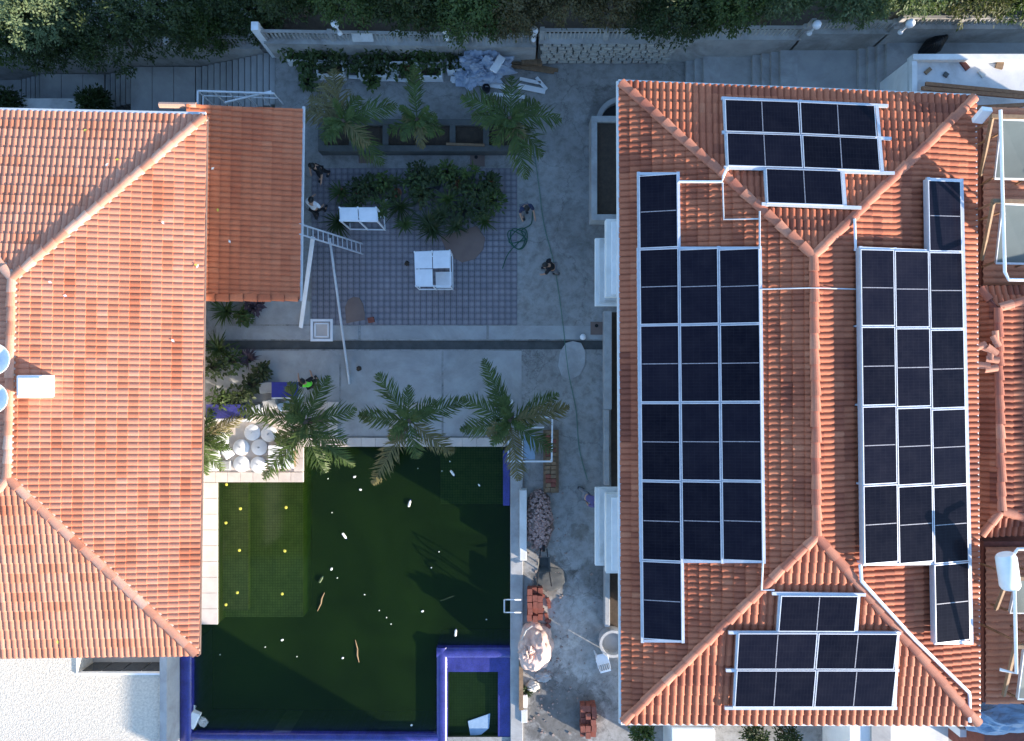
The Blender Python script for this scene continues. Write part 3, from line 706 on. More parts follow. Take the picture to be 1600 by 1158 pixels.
for qs, pl, of, l1, l2, rails, rl in (
    (top_q, PL[2], OFF_T, 'solar panel in the four-block, hip facing the alley', 'single landscape solar panel below the block of four on the hip facing the alley',
     [((1127,154),(1387,166)),((1128,207),(1392,217)),((1131,262),(1397,271)),((1190,319),(1345,325)),((1131,152),(1137,266)),((1250,157),(1256,266)),((1369,163),(1378,270)),((1195,262),(1199,322)),((1316,266),(1320,324))], 'white aluminium rails under the panels on the hip facing the alley'),
    (bot_q, PL[3], OFF_B, 'solar panel in the four-block, hip facing the brick piles', 'single landscape solar panel above the block of four on the hip facing the brick piles',
     [((1206,927),(1352,929)),((1138,988),(1407,989)),((1134,1047),(1404,1047)),((1132,1106),(1401,1106)),((1219,926),(1215,991)),((1341,927),(1337,991)),((1153,986),(1147,1108)),((1278,986),(1273,1108)),((1402,986),(1397,1108))], 'white aluminium rails under the panels on the hip facing the brick piles')):
    for i, q in enumerate(qs):
        single = (i == 4) if qs is top_q else (i == 0)
        k4 = i if qs is top_q else i-1
        where = '' if single else (', courtyard side' if k4 % 2 == 0 else ', water heater side') + (' towards the ' + (('eave' if k4 < 2 else 'ridge') if qs is top_q else ('ridge' if k4 < 2 else 'eave')))
        solar_panel(q, pl, of, True, (l2 if single else l1)+where, 'panels on the hip facing the ' + ('alley' if qs is top_q else 'brick piles'))
    rail = thing('mounting_frame', rl, 'mounting frame', hit(*qs[2][0], pl, 0))
    for i, (a, b) in enumerate(rails):
        part(MB().bar(hit(*a, pl, of-.076-.003*(i % 3)), hit(*b, pl, of-.076-.003*(i % 3)), .085, .07), 'rail', MT['alu'], rail)
    for q in qs:
        for cpt in q: a = hit(*cpt, pl, of-.1); part(MB().bar(a, a-pl[1]*(of-.04), .05), 'leg', MT['alu'], rail)
# ------------------------------------------------------------------ vegetation
def leaf_quad(mb, c, d, up, l, w):
    d = d.normalized(); sd = d.cross(up)
    if sd.length < 1e-3: sd = d.cross(Vector((1,0,0)))
    sd.normalize(); n = sd.cross(d)
    mb.add([c, c+d*l*.45+sd*w*.5+n*w*.12, c+d*l, c+d*l*.45-sd*w*.5+n*w*.12], [(0,1,2,3)])
def rv(r): 
    while True:
        v = Vector((r.uniform(-1,1), r.uniform(-1,1), r.uniform(-1,1)))
        if .05 < v.length < 1: return v.normalized()
def crown_mb(c, rx, ry, rz, n, leaf, seed, clump=26, flat=.0):
    r = random.Random(seed); mb = MB(); c = Vector(c)
    lobes = [(rv(r), r.uniform(.45, .8)) for _ in range(9)]
    for k in range(n // clump):
        d = rv(r)
        if d.z < -.35: d.z *= -.6
        rad = r.uniform(.35, 1.0) ** .5
        rad *= .72 + .34*max(max(0, d.dot(lv))**3*a for lv, a in lobes) + r.uniform(-.06, .1)
        q = c + Vector((d.x*rx, d.y*ry, d.z*rz))*rad
        cr = leaf*r.uniform(1.4, 2.6)
        for _ in range(clump):
            o = rv(r); ld = (o+d*.5+Vector((0,0,-.15))).normalized()
            leaf_quad(mb, q+o*cr*r.random(), ld, (d+rv(r)*.8+Vector((0,0,.4))).normalized(), leaf*r.uniform(.7,1.4), leaf*r.uniform(.4,.7))
    return mb
def tree(px, py, zc, rx, ry, rz, zb, mat, label, seed, n=5200, leaf=.17):
    c = P(px, py, zc); base = Vector((c.x, c.y, zb)); t = thing('garden_tree', label, 'tree', base, 'trees along the street behind the garden wall')
    r = random.Random(seed); mb = MB()
    mb.tube([base, base+Vector((.05,.03,(zc-zb)*.5)), c+Vector((0,0,rz*.4))], [.16, .12, .05], 7)
    for k in range(6):
        a = r.uniform(0, 6.28); s0 = base+Vector((.03,.02,(zc-zb)*r.uniform(.45,.8)))
        mb.tube([s0, s0+Vector((math.cos(a)*rx*.4, math.sin(a)*ry*.4, rz*.3)), s0+Vector((math.cos(a)*rx*.7, math.sin(a)*ry*.7, rz*.45))], [.06,.045,.02], 5)
    part(mb, 'trunk', MT['trunk'], t, smooth=True)
    part(crown_mb(c, rx, ry, rz, n, leaf, seed), 'crown', mat, t)
    return t
def frond(root, base, tip, mat, r, n=30, ll=.36, arch=.35):
    """one feather frond as a mesh of its own: rachis and leaflets"""
    base, tip = Vector(base), Vector(tip); d = tip-base; L = d.length; mb = MB(); hz = Vector((d.x, d.y, 0)); pts = []
    for k in range(9):
        t = k/8; p = base+d*t; p.z += arch*L*(4*t*(1-t))*.5; pts.append(p)
    mb.tube(pts, [.022*(1-.75*k/8) for k in range(9)], 5)
    side = hz.cross(Vector((0,0,1))).normalized() if hz.length > .01 else Vector((1,0,0))
    for k in range(n):
        t = .1+.9*k/(n-1); f = t*8; i = min(7, int(f)); p = pts[i].lerp(pts[i+1], f-i); ax = (pts[i+1]-pts[i]).normalized()
        l = ll*(math.sin(math.pi*min(1, .12+t*.86))**.7)*r.uniform(.85,1.12)
        for sg in (-1, 1):
            ld = (side*sg*r.uniform(.55,.95)+ax*r.uniform(.45,1.0)+Vector((0,0,r.uniform(-.7,.3)))).normalized()
            sw = ld.cross(Vector((0,0,1))).normalized()*.023; m = p+ld*l*.55
            e_ = p+ld*l+ax*l*r.uniform(-.05,.2)+Vector((0,0,-l*r.uniform(.1,.5)))
            mb.add([p-sw*.7, p+sw*.7, m+sw, m-sw, e_], [(0,1,2,3),(3,2,4)])
    return part(mb, 'frond', mat, root)
def palm(px, py, zc, tips, base_z, label, seed, ll=.36, trunk=True, name='palm_tree'):
    c = P(px, py, zc); base = Vector((c.x*1.0, c.y*1.0, base_z)); t = thing(name, label, 'palm tree', base); r = random.Random(seed)
    if trunk:
        mb = MB(); mb.tube([base+Vector((0,0,-.02)), base+Vector((.02,0,(zc-base_z)*.4)), c-Vector((0,0,.1)), c+Vector((0,0,.12))], [.17,.13,.13,.07], 9)
        part(mb, 'trunk', MT['trunk'], t, smooth=True)
    for i, (tx, ty) in enumerate(tips):
        zt = zc+r.uniform(-.9,.2)
        q = P(tx, ty, zt); dd = q-c
        frond(t, c+dd*.02, q, MT['palm_dry'] if r.random() < .2 else MT['palm'], r, n=max(16, int(dd.length*r.uniform(15,19))), ll=ll*1.25*min(1.15, .6+dd.length*.3), arch=r.uniform(.2,.42))
    for k in range(3):
        a = r.uniform(0, 6.28); l_ = r.uniform(.8,1.25); q = c+Vector((math.cos(a)*l_, math.sin(a)*l_, r.uniform(-.1,.5)))
        frond(t, c, q, MT['palm'] if r.random() < .7 else MT['palm_dry'], r, n=20, ll=ll*.9, arch=.3)
    for k in range(4):   # young upright fronds in the heart
        a = r.uniform(0, 6.28); q = c+Vector((math.cos(a)*.55, math.sin(a)*.55, .75))
        frond(t, c, q, MT['palm'], r, n=16, ll=.24, arch=.1)
    return t
def blades(mb, c, n, l, w, r, droop=.5, upr=.9):
    for _ in range(n):
        a = r.uniform(0, 6.28); h = Vector((math.cos(a), math.sin(a), 0)); el = r.uniform(.3, 1.2)*upr; ln = l*r.uniform(.6,1.1)
        pts = []
        for k in range(4):
            t = k/3; pts.append(c+h*ln*t*math.cos(el)+Vector((0,0,ln*(t*math.sin(el)-droop*t*t*.7))))
        s_ = h.cross(Vector((0,0,1)))*w*.5
        mb.add([pts[0]-s_*.6, pts[0]+s_*.6, pts[1]+s_, pts[1]-s_, pts[2]+s_*.8, pts[2]-s_*.8, pts[3]], [(0,1,2,3),(3,2,4,5),(5,4,6)])
def pot_plant(px, py, label, cat='plant', kind='broad', r_=.45, h=.6, mat='leaf', pot='black_pot', pr=.16, ph=.28, z=0, seed=1, group=None, n=None):
    c = P(px, py, z+h*.6); base = Vector((c.x, c.y, z)); t = thing('potted_plant', label, cat, base, group); r = random.Random(seed)
    mb = MB().lathe(base, [(pr*.7,0),(pr,ph),(pr*1.08,ph),(pr*1.08,ph+.03),(pr*.92,ph+.03),(pr*.9,ph-.03),(.01,ph-.03)], 14); part(mb, 'pot', MT[pot], t, smooth=True)
    mb = MB(); top = base+Vector((0,0,ph))
    if kind == 'strap': blades(mb, top, n or 60, r_*1.5, .05, r)
    elif kind == 'cane':
        for _ in range(7):
            a = r.uniform(0,6.28); q = top+Vector((math.cos(a)*r_*.5, math.sin(a)*r_*.5, h*r.uniform(.4,.9))); mb.tube([top, q], [.014,.008], 4); blades(mb, q, 11, r_*.75, .045, r, .4)
    else:
        for _ in range(n or 110):
            d = rv(r); d.z = abs(d.z)*.9; q = top+Vector((d.x*r_, d.y*r_, d.z*h))*r.uniform(.3,1)
            leaf_quad(mb, q, (Vector((d.x,d.y,-.25))+rv(r)*.5), Vector((0,0,1)), r.uniform(.13,.24), r.uniform(.07,.13))
        for _ in range(6):
            d = rv(r); mb.tube([top, top+Vector((d.x*r_*.6, d.y*r_*.6, h*.7))], [.014,.006], 4)
    part(mb, 'foliage', MT[mat], t); return t
# street trees above the wall
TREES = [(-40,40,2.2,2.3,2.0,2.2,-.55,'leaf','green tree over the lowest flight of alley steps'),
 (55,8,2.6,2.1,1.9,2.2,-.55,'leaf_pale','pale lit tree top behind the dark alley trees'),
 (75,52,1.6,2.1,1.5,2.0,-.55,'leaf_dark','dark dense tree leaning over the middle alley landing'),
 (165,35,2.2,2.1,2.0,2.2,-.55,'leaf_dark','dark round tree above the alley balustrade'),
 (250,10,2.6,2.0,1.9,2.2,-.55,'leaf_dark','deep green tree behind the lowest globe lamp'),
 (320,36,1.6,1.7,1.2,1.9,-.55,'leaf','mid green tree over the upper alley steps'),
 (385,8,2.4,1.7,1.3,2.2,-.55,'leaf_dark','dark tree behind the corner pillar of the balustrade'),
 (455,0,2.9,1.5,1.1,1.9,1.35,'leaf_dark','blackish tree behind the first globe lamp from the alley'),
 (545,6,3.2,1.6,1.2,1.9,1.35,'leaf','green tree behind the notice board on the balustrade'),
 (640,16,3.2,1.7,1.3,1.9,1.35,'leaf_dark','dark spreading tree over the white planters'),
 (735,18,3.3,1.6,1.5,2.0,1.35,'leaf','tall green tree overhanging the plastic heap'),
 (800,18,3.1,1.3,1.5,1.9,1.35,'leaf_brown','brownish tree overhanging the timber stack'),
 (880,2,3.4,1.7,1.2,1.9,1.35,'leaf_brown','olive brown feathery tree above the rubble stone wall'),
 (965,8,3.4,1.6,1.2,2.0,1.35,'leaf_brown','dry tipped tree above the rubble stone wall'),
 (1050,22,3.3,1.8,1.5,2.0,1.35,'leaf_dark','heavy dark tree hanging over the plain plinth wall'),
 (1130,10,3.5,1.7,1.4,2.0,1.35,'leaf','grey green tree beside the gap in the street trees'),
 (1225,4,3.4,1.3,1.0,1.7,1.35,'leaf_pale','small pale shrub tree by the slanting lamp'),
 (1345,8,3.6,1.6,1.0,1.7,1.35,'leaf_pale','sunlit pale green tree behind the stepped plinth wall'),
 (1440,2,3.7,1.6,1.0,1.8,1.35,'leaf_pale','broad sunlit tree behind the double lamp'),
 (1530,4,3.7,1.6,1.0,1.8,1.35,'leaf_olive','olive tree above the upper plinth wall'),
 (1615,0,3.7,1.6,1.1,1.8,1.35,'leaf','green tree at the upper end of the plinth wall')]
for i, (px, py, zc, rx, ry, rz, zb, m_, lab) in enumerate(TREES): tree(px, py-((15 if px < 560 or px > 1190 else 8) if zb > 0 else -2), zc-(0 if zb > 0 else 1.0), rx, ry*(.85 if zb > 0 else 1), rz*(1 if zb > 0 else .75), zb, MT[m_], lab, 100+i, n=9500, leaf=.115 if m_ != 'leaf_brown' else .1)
for i, (px, py, zz, lab) in enumerate(((14,165,-1.2,'dark clipped shrub at the end of the pale ledge'), (149,160,-1.2,'dark bushy shrub between the pale ledge and the alley landing'))):
    c = P(px, py, zz); t = thing('shrub', lab, 'shrub', (c.x, c.y, -2.2))
    part(MB().tube([(c.x,c.y,-2.2),(c.x,c.y,-1.3)], [.06,.03], 6), 'trunk', MT['trunk'], t)
    part(crown_mb(c, .62, .55, .6, 1100, .16, 300+i), 'crown', MT['leaf_dark'], t)
palm(478,660,2.3,[(512,588),(556,640),(552,728),(508,738),(372,640),(412,748),(452,598),(440,735),(540,690),(430,690)],0,'feathery palm beside the blue table and parasol bases',1, ll=.42)
palm(640,657,2.1,[(590,585),(728,625),(708,708),(652,716),(583,756),(560,650),(680,626),(612,690)],0,'palm standing on the pool coping between two other palms',2, ll=.42)
palm(797,657,2.2,[(756,562),(724,622),(720,672),(872,616),(888,636),(862,704),(810,750),(776,692),(842,655),(770,610)],0,'palm overhanging the white table frame at the pool corner',3, ll=.42)
palm(537,190,2.3,[(484,152),(520,108),(618,164),(598,256),(504,218),(474,176),(575,225),(500,130),(560,150),(512,200)],0,'big drooping palm at the ladder end of the dark planter',4, ll=.46)
palm(652,188,2.0,[(648,100),(606,206),(694,206),(662,210),(630,180),(682,182)],0,'small palm in the middle of the dark planter',5, ll=.38)
palm(797,186,2.3,[(722,150),(800,120),(876,186),(822,278),(848,242),(738,182),(760,150),(842,160),(770,225)],0,'big palm at the wall-basin end of the dark planter',6, ll=.46)
palm(312,686,1.0,[(378,652),(348,735),(332,638),(356,698),(322,742),(362,676),(335,655)],0,'bright sunlit fan of fronds beside the parasol bases',7, ll=.34, trunk=False, name='cycad')
# potted jungle on the plaza
JUNG = ['dark','leaf','leaf_dark']
spots_ = [(532,300,'strap'),(526,345,'strap'),(575,292,'broad'),(600,285,'broad'),(620,300,'cane'),(645,285,'broad'),
 (660,305,'broad'),(682,288,'cane'),(700,310,'strap'),(688,335,'strap'),(632,350,'strap'),(668,345,'strap'),(715,285,'broad'),(735,270,'cane'),(722,330,'broad'),(745,300,'broad'),
 (765,285,'broad'),(750,325,'cane'),(770,312,'broad'),(712,352,'strap'),(757,345,'strap'),(676,358,'strap'),(655,272,'broad'),(698,268,'broad'),(562,300,'broad'),(592,328,'cane'),(548,322,'strap'),(625,322,'strap')]
looks = ['wide dark leaves', 'thin arching leaves', 'glossy green leaves', 'pale tipped leaves', 'crowded small leaves', 'long drooping leaves']
near = ['beside the two-bay white cabinet', 'by the brown ground sheet', 'at the lamp-post side of the plant cluster', 'deep inside the plant cluster', 'on the planter side of the plant cluster']
for i, (x, y, k) in enumerate(spots_):
    where = ('behind the two-bay white cabinet' if x < 600 else 'by the brown ground sheet' if y > 328 else 'nearest the hose coil in the plant cluster' if x > 735 else 'on the dark planter side of the plant cluster' if y < 290 else 'in the heart of the plant cluster')
    lk_ = {'strap':'arching strap leaves','broad':'broad dark leaves','cane':'tufts on tall canes'}[k]
    pot_plant(x, y, f'potted plant with {lk_} {where}', kind=k, r_=(.5 if k == 'broad' else .55)*(.8+.4*((i*37)%10)/10), h=.55+.5*((i*53)%10)/10, mat=['leaf','leaf_dark','leaf_dark','palm','leaf_dark'][i % 5], pot='black_pot' if i % 4 else 'terra_pot', seed=500+i, group=f'{lk_} plants {where}', n=130 if k == 'broad' else 55)
# plants along the salmon-roofed house
LP = [(352,486,'strap','leaf','black_pot',.55,'leafy fern in a pot by the annex corner'),(382,495,'broad','leaf','terra_pot',.3,'small plant in a round pot by the annex corner'),
 (400,478,'broad','leaf_purple','black_pot',.3,'thin reddish plant beside the annex wall'),(340,545,'strap','leaf','black_pot',.6,'spreading grassy plant where the drain meets the house'),
 (362,562,'broad','leaf','black_pot',.6,'leafy green plant by the drain end'),(335,572,'broad','leaf_dark','black_pot',.5,'dark plant against the house by the drain'),
 (388,560,'strap','leaf_purple','black_pot',.4,'purplish spiky plant on the slab by the drain'),(412,580,'broad','leaf_dark','black_pot',.32,'round dark potted bush near the blue table'),
 (395,600,'broad','leaf_dark','black_pot',.35,'dark leafy pot beside the blue table'),(345,625,'broad','leaf','black_pot',.5,'light green bush by the blue mosaic block'),(378,618,'broad','leaf_dark','black_pot',.45,'dark bush between the blue block and blue table')]
for i, (x, y, k, m_, p_, rr, lab) in enumerate(LP): pot_plant(x, y, lab, kind=k, r_=rr, h=rr*1.1, mat=m_, pot=p_, seed=700+i, pr=.17 if rr > .3 else .2)
# ------------------------------------------------------------------ garden wall and balustrades
def balustrade(name, label, a, b, z0, zw, ht, wallmat, thick=.28, posts=4, coping=True):
    """plinth wall from a to b (world xy) and a white baluster rail on top"""
    a, b = Vector((a[0], a[1], 0)), Vector((b[0], b[1], 0)); d = (b-a); L = d.length; u = d.normalized(); nrm = Vector((-u.y, u.x, 0))
    t = thing(name, label, 'balustrade', (a+b)/2+Vector((0,0,z0)))
    mid = lambda z: (a+b)/2+Vector((0,0,z)); m3 = Matrix((u, nrm, Vector((0,0,1)))).transposed()
    part(MB().obox(mid((z0+zw)/2), (L, thick, zw-z0), m3), 'plinth_wall', wallmat, t)
    part(MB().obox(mid(zw+.03), (L-.004, thick+.08, .06), m3), 'coping', MT['weathered'], t)
    part(MB().obox(mid(zw+ht), (L-.008, .1, .07), m3), 'handrail', MT['weathered'], t)
    bl = MB(); n = int(L/.15)
    for k in range(n):
        p = a+u*((k+.5)*L/n); bl.lathe(p+Vector((0,0,zw+.06)), [(.035,0),(.035,.05),(.022,.1),(.045,.24),(.025,ht-.16),(.035,ht-.1)], 6)
    part(bl, 'balusters', MT['weathered'], t, kind='stuff')
    for k in range(posts+1):
        p = a+u*(.1+(L-.2)*k/posts); part(MB().rbox(p+Vector((0,0,zw+ht/2+.04)), (.16,.16,ht+.08), math.atan2(u.y,u.x)), 'post', MT['weathered'], t)
    return t
balustrade('balustrade', 'white baluster rail above the white planters and plastic heap', (P(412,0,1.4).x,12.15), (P(838,0,1.4).x,12.0), 0, 1.3, .62, MT['weathered'])
sw = balustrade('balustrade', 'white baluster rail on top of the rubble stone wall', (P(842,0,1.7).x,12.0), (P(1050,0,1.7).x,12.0), 0, 1.62, .68, MT['conc_dark'], posts=2)
balustrade('balustrade', 'baluster rail on a smooth plinth between stone wall and slanting lamp', (P(1052,0,1.9).x,12.02), (P(1252,0,1.9).x,12.02), 0, 1.85, .6, MT['weathered'], posts=2)
balustrade('balustrade', 'baluster rail on the middle stepped plinth between the two slanting lamps', (P(1256,0,2.3).x,12.02), (P(1390,0,2.3).x,12.02), 0, 2.3, .55, MT['weathered'], posts=2)
balustrade('balustrade', 'baluster rail on the tallest plinth above the white flat roof', (P(1394,0,2.6).x,12.02), (P(1680,0,2.6).x,12.02), 0, 2.65, .5, MT['weathered'], posts=3)
balustrade('balustrade', 'baluster rail stepping down over the upper alley flight', (P(270,0,0).x,12.55), (P(404,0,.3).x,12.5), -2.6, .1, .6, MT['weathered'], posts=2)
balustrade('balustrade', 'baluster rail beside the middle alley landing', (P(100,0,-1).x,12.6), (P(262,0,-.8).x,12.58), -3, -.95, .6, MT['weathered'], posts=2)
balustrade('balustrade', 'baluster rail beside the lowest alley flight', (P(-60,0,-1.6).x,12.65), (P(96,0,-1.6).x,12.65), -3.4, -1.7, .6, MT['weathered'], posts=2)
# rubble stones of the wall, each a part
xa, xb = P(842,0,1).x, P(1050,0,1).x; x = xa; row = 0; zc_ = .08
while zc_ < 1.5:
    x = xa+rnd.uniform(0,.12); hh = rnd.uniform(.17,.27)
    while x < xb-.1:
        ww = rnd.uniform(.2,.45); y0 = 11.87
        c = Vector((x+ww/2, y0, zc_+hh/2)); m_ = MB(); vs = []
        for sx in (-1,1):
            for sy in (-1,1):
                for sz in (-1,1): vs.append(c+Vector((sx*ww*.5*rnd.uniform(.78,.98), sy*(.075+rnd.uniform(0,.03)), sz*hh*.5*rnd.uniform(.78,.98))))
        m_.add(vs, [(0,1,3,2),(4,6,7,5),(0,4,5,1),(2,3,7,6),(0,2,6,4),(1,5,7,3)]); part(m_, 'stone', MT['stone'], sw, bevel=.02)
        x += ww+.015
    zc_ += hh+.015
def lamp(px, py, zb, zt, lab, lean=(0,0)):
    b = P(px, py, zb+.3); base = Vector((b.x, b.y, zb)); t = thing('globe_lamp', lab, 'lamp', base)
    top = base+Vector((lean[0], lean[1], zt-zb))
    part(MB().tube([base, top], .035, 6).lathe(base, [(.09,0),(.09,.05),(.05,.1)], 8), 'post', MT['white_paint'], t, smooth=True)
    g_ = []
    for k in range(7): a_ = -math.pi/2+math.pi*k/6; g_.append((max(.01,.15*math.cos(a_)), .15*math.sin(a_)+.12))
    part(MB().lathe(top, g_, 12), 'globe', MT['white_paint'], t, smooth=True)
for a in ((528,46,1.95,2.55,'white globe lamp on the balustrade beside the notice board'), (697,54,1.95,2.5,'white globe lamp on the balustrade behind the big white planter'),
          (834,56,1.95,2.5,'white globe lamp where the balustrade meets the stone wall'), (266,70,.6,1.1,'white globe lamp low on the alley balustrade'),
          (1270,46,2.8,3.3,'globe lamp on the step between the plinth walls'), (1414,44,3.1,3.6,'globe lamp at the foot of the tallest plinth')): lamp(*a)
t = thing('corner_pillar', 'white slanting handrail end at the top of the alley steps', 'pillar', Vector((P(410,0,1.3).x, 12.2, 0)))
part(MB().rbox((P(412,0,1.3).x, 12.2, 1.1), (.26,.3,2.2), 0), 'post', MT['white_paint'], t); part(MB().bar((P(412,0,1.3).x,12.2,2.15), (P(396,0,.6).x,12.5,.9), .12), 'handrail', MT['white_paint'], t)
nb = MB().obox(Vector((P(565,0,2).x, 11.95, 1.85)), (.75,.04,.32), Matrix.Rotation(-.5,3,'X')); solo(nb, 'notice_board', MT['pale_wall'], 'small pale blank board fixed on the balustrade', 'board')
# steel railing above the annex
rl = thing('steel_railing', 'pale blue steel railing frame behind the annex roof', 'railing', P(370,158,0))
zz = 1.05
p = [P(309,142,zz), P(428,146,zz), P(309,164,zz)]
for a, b in ((p[0],p[1]),(p[0],p[2])):
    part(MB().tube([a,b], .04, 6), 'rail', MT['white_metal'], rl); part(MB().tube([a-Vector((0,0,.45)),b-Vector((0,0,.45))], .025, 6), 'rail', MT['white_metal'], rl)
for k in range(6):
    q = p[0].lerp(p[1], k/5); part(MB().tube([q, Vector((q.x,q.y,-1.45 if q.x < -9.2 else 0))], .03, 6), 'post', MT['white_metal'], rl)
part(MB().bar(P(352,160,.5), P(424,143,zz), .06), 'rail', MT['white_metal'], rl)
ld = MB().box(P(36,0,-1.2).x, 10.0, -2.25, P(128,0,-1.2).x, 10.95, -1.2); solo(ld, 'ledge_wall', MT['pale_wall'], 'pale ledge wall between two dark shrubs by the alley', 'wall')
# ------------------------------------------------------------------ neighbouring structures
wh = thing('flat_roof_house', 'white flat-roofed house with stained roof beside the upper steps', 'house', P(1500,125,0))
x0, y1 = P(1425,90,3.5).x, P(1425,90,3.5).y
part(MB().box(x0, 8.8, 0, 26, y1, 3.3), 'wall', MT['white_wall'], wh)
part(MB().box(x0-.05, 8.75, 3.302, 26, y1+.05, 3.42), 'roof', MT['pale_wall'], wh)
part(MB().box(x0-.05, y1-.14, 3.422, 26, y1+.05, 3.66).box(x0-.05, 8.75, 3.422, x0+.12, y1-.142, 3.6), 'parapet', MT['white_wall'], wh)
w_ = part(MB().box(x0-.04, 9.15, 1.35, x0-.002, 9.75, 2.6), 'window', MT['conc_edge'], wh); part(MB().box(x0-.06, 9.22, 1.42, x0-.042, 9.68, 2.53), 'pane', MT['window'], w_)
for k in range(5): 
    c = P(1450+k*28, 105+rnd.uniform(-8,25), 3.45); m_ = MB().rbox(c, (rnd.uniform(.15,.5), rnd.uniform(.1,.25), .06), rnd.uniform(0,3)); part(m_, 'debris', MT[['wood','conc_dark','brick','paper','wood'][k]], wh)
for k, (a, b) in enumerate((((1446,131),(1600,146)),((1440,138),(1600,152)),((1525,168),(1600,164)))):
    solo(MB().bar(P(*a,3.72+.06*k), P(*b,3.72+.06*k), .12, .08), 'roof_beam', MT['rust'], ['rusty beam lying on the white flat roof, higher of the pair','rusty beam lying on the white flat roof, lower of the pair','brown timber end beside the water heater frame'][k], 'beam')
# black draped bundle on the upper steps
m_ = MB()
for k in range(8):
    a = k/7; m_.lathe(P(1440+a*24, 82-a*14, 1.65), [(.3*(1-abs(a-.55)),0),(.34*(1-abs(a-.55)),.2),(.2*(1-abs(a-.55)),.5),(.02,.62)], 9)
solo(m_, 'black_bundle', MT['black'], 'black draped bundle on the steps above the white flat roof', 'bundle', smooth=True)
# roof of the house on the far side
nh = thing('tiled_house', 'narrow neighbouring house with broken red tiles beside the solar roof', 'house', P(1580, 640, 0))
NE, NR = 7.0, 7.25
n1 = [P(1529,452,NE), P(1600+66,452,NE), P(1600+66,828,NE), P(1531,834,NE)]; q0, q1 = P(1557,482,NR), P(1563,797,NR)
part(MB().box(n1[0].x+.1, n1[3].y+.3, 0, n1[1].x-.3, n1[0].y-.3, NE-.12), 'wall', MT['white_wall'], nh)
q2, q3 = q0, q1
tiled_roof(nh, [[n1[0],n1[3],q1,q0],[n1[2],n1[1],q0,q1],[n1[1],n1[0],q0],[n1[3],n1[2],q1]], .173, .3, MT['tileR'], MT['capR'], 41, [(n1[0],q0),(n1[3],q1),(n1[1],q0),(n1[2],q1),(q1,q0)], keep=120, amp=.8, bold=1.4)
for k in range(9):
    c = P(1546+rnd.uniform(-6,14), 535+k*6+rnd.uniform(-3,3), NR+.14); a_ = rnd.uniform(-.4,.4)
    m_ = MB(); vs, fs = tile_shape(.2, .34); mm = Matrix.Translation(c) @ Matrix.Rotation(rnd.choice((1.57,0,.6))+a_, 4, 'Z') @ Matrix.Rotation(rnd.uniform(-.15,.15), 4, 'X')
    m_.add([mm @ Vector(v) for v in vs], fs); solo(m_, 'loose_tile', MT['capR'], 'loose roof tile lying across the ridge of the narrow neighbouring roof', 'roof tile', 'loose tiles on the neighbouring ridge')
# flat service roofs carrying the water heaters
for nm, a, b, c, d, lab in (('service_roof',1533,168,1680,446,'brown tiled service roof under the two upper water heaters'), ('service_roof',1537,846,1680,1098,'brown tiled service roof under the two lower water heaters')):
    hs = thing(nm, lab, 'roof', P((a+c)/2,(b+d)/2,0)); part(MB().pbox(a,b,c,d,0,6.4), 'wall', MT['brick'], hs)
    p_, q_ = P(a,b,6.4), P(c,d,6.4); vs, fs = tile_shape(.2,.34); m_ = MB(); nx = int((q_.x-p_.x)/.34); ny = int((p_.y-q_.y)/.2)
    for i in range(nx):
        for j in range(ny):
            mm = Matrix.Translation((p_.x+(i+1)*.34, q_.y+j*.2, 6.4-i*.02)) @ Matrix.Rotation(math.pi/2, 4, 'Z'); m_.add([mm @ Vector(v)+Vector((0,0,.08)) for v in vs], fs)
    part(m_, 'tiles', MT['tileR'], hs, kind='stuff')
def heater(ax, ay, bx, by, lab, tank=False, zt=8.6, zb=7.0):
    a, b, c, d = P(ax+9,ay,zt), P(bx,ay+2,zt), P(bx-6,by,zb), P(ax-2,by-1,zb); t = thing('solar_water_heater', lab, 'water heater', Vector(((a.x+c.x)/2,(a.y+c.y)/2,6.4)))
    n = (b-a).cross(d-a).normalized(); n = n if n.z > 0 else -n
    pn = MB().add([a,b,c,d,a-n*.1,b-n*.1,c-n*.1,d-n*.1], [(0,3,2,1),(4,5,6,7),(0,1,5,4),(1,2,6,5),(2,3,7,6),(3,0,4,7)]); part(pn, 'collector_case', MT['alu'], t)
    ins = [a.lerp(c,.04)+n*.006, b.lerp(d,.04)+n*.006, c.lerp(a,.04)+n*.006, d.lerp(b,.04)+n*.006]; part(MB().add(ins, [(0,3,2,1)]), 'collector_glass', MT['collector'], t)
    for q in (a, b): part(MB().bar(q-n*.1, Vector((q.x, q.y, 6.4)), .05), 'leg', MT['rust'], t)
    for q in (c, d): part(MB().bar(q-n*.1, Vector((q.x, q.y, 6.4)), .05), 'leg', MT['rust'], t)
    part(MB().bar(P(ax-6,ay,zt), P(ax-24,by-8,zb-.2), .08), 'stay', MT['wood'], t)
    part(MB().bar(P(ax-8,ay-2,zt), P(bx+4,ay,zt), .1), 'crossbar', MT['wood'], t)
    if tank:
        ta, tb = P(ax-4,ay-6,zt+.3), P(ax+50,ay-4,zt+.3); tk = MB()
        u = (tb-ta).normalized(); tk.tube([ta, ta+u*.06, tb-u*.06, tb], [.26,.33,.33,.26], 16); part(tk, 'tank', MT['white_paint'], t, smooth=True)
    return t
heater(1556,184,1612,282,'teal solar water heater collector beside the brown-edged roof corner')
heater(1558,316,1612,414,'teal solar water heater collector inside the bent white pipe')
heater(1580,905,1640,960,'teal solar water heater collector behind the lying white tank', zt=8.3, zb=7.3)
heater(1592,1012,1650,1095,'teal solar water heater beside the blue tarpaulin', zt=8.2)
def pipe(pts, r, mat, label, name='pipe'):
    return solo(MB().tube(pts, r, 7), name, MT[mat], label, 'pipe', smooth=True)
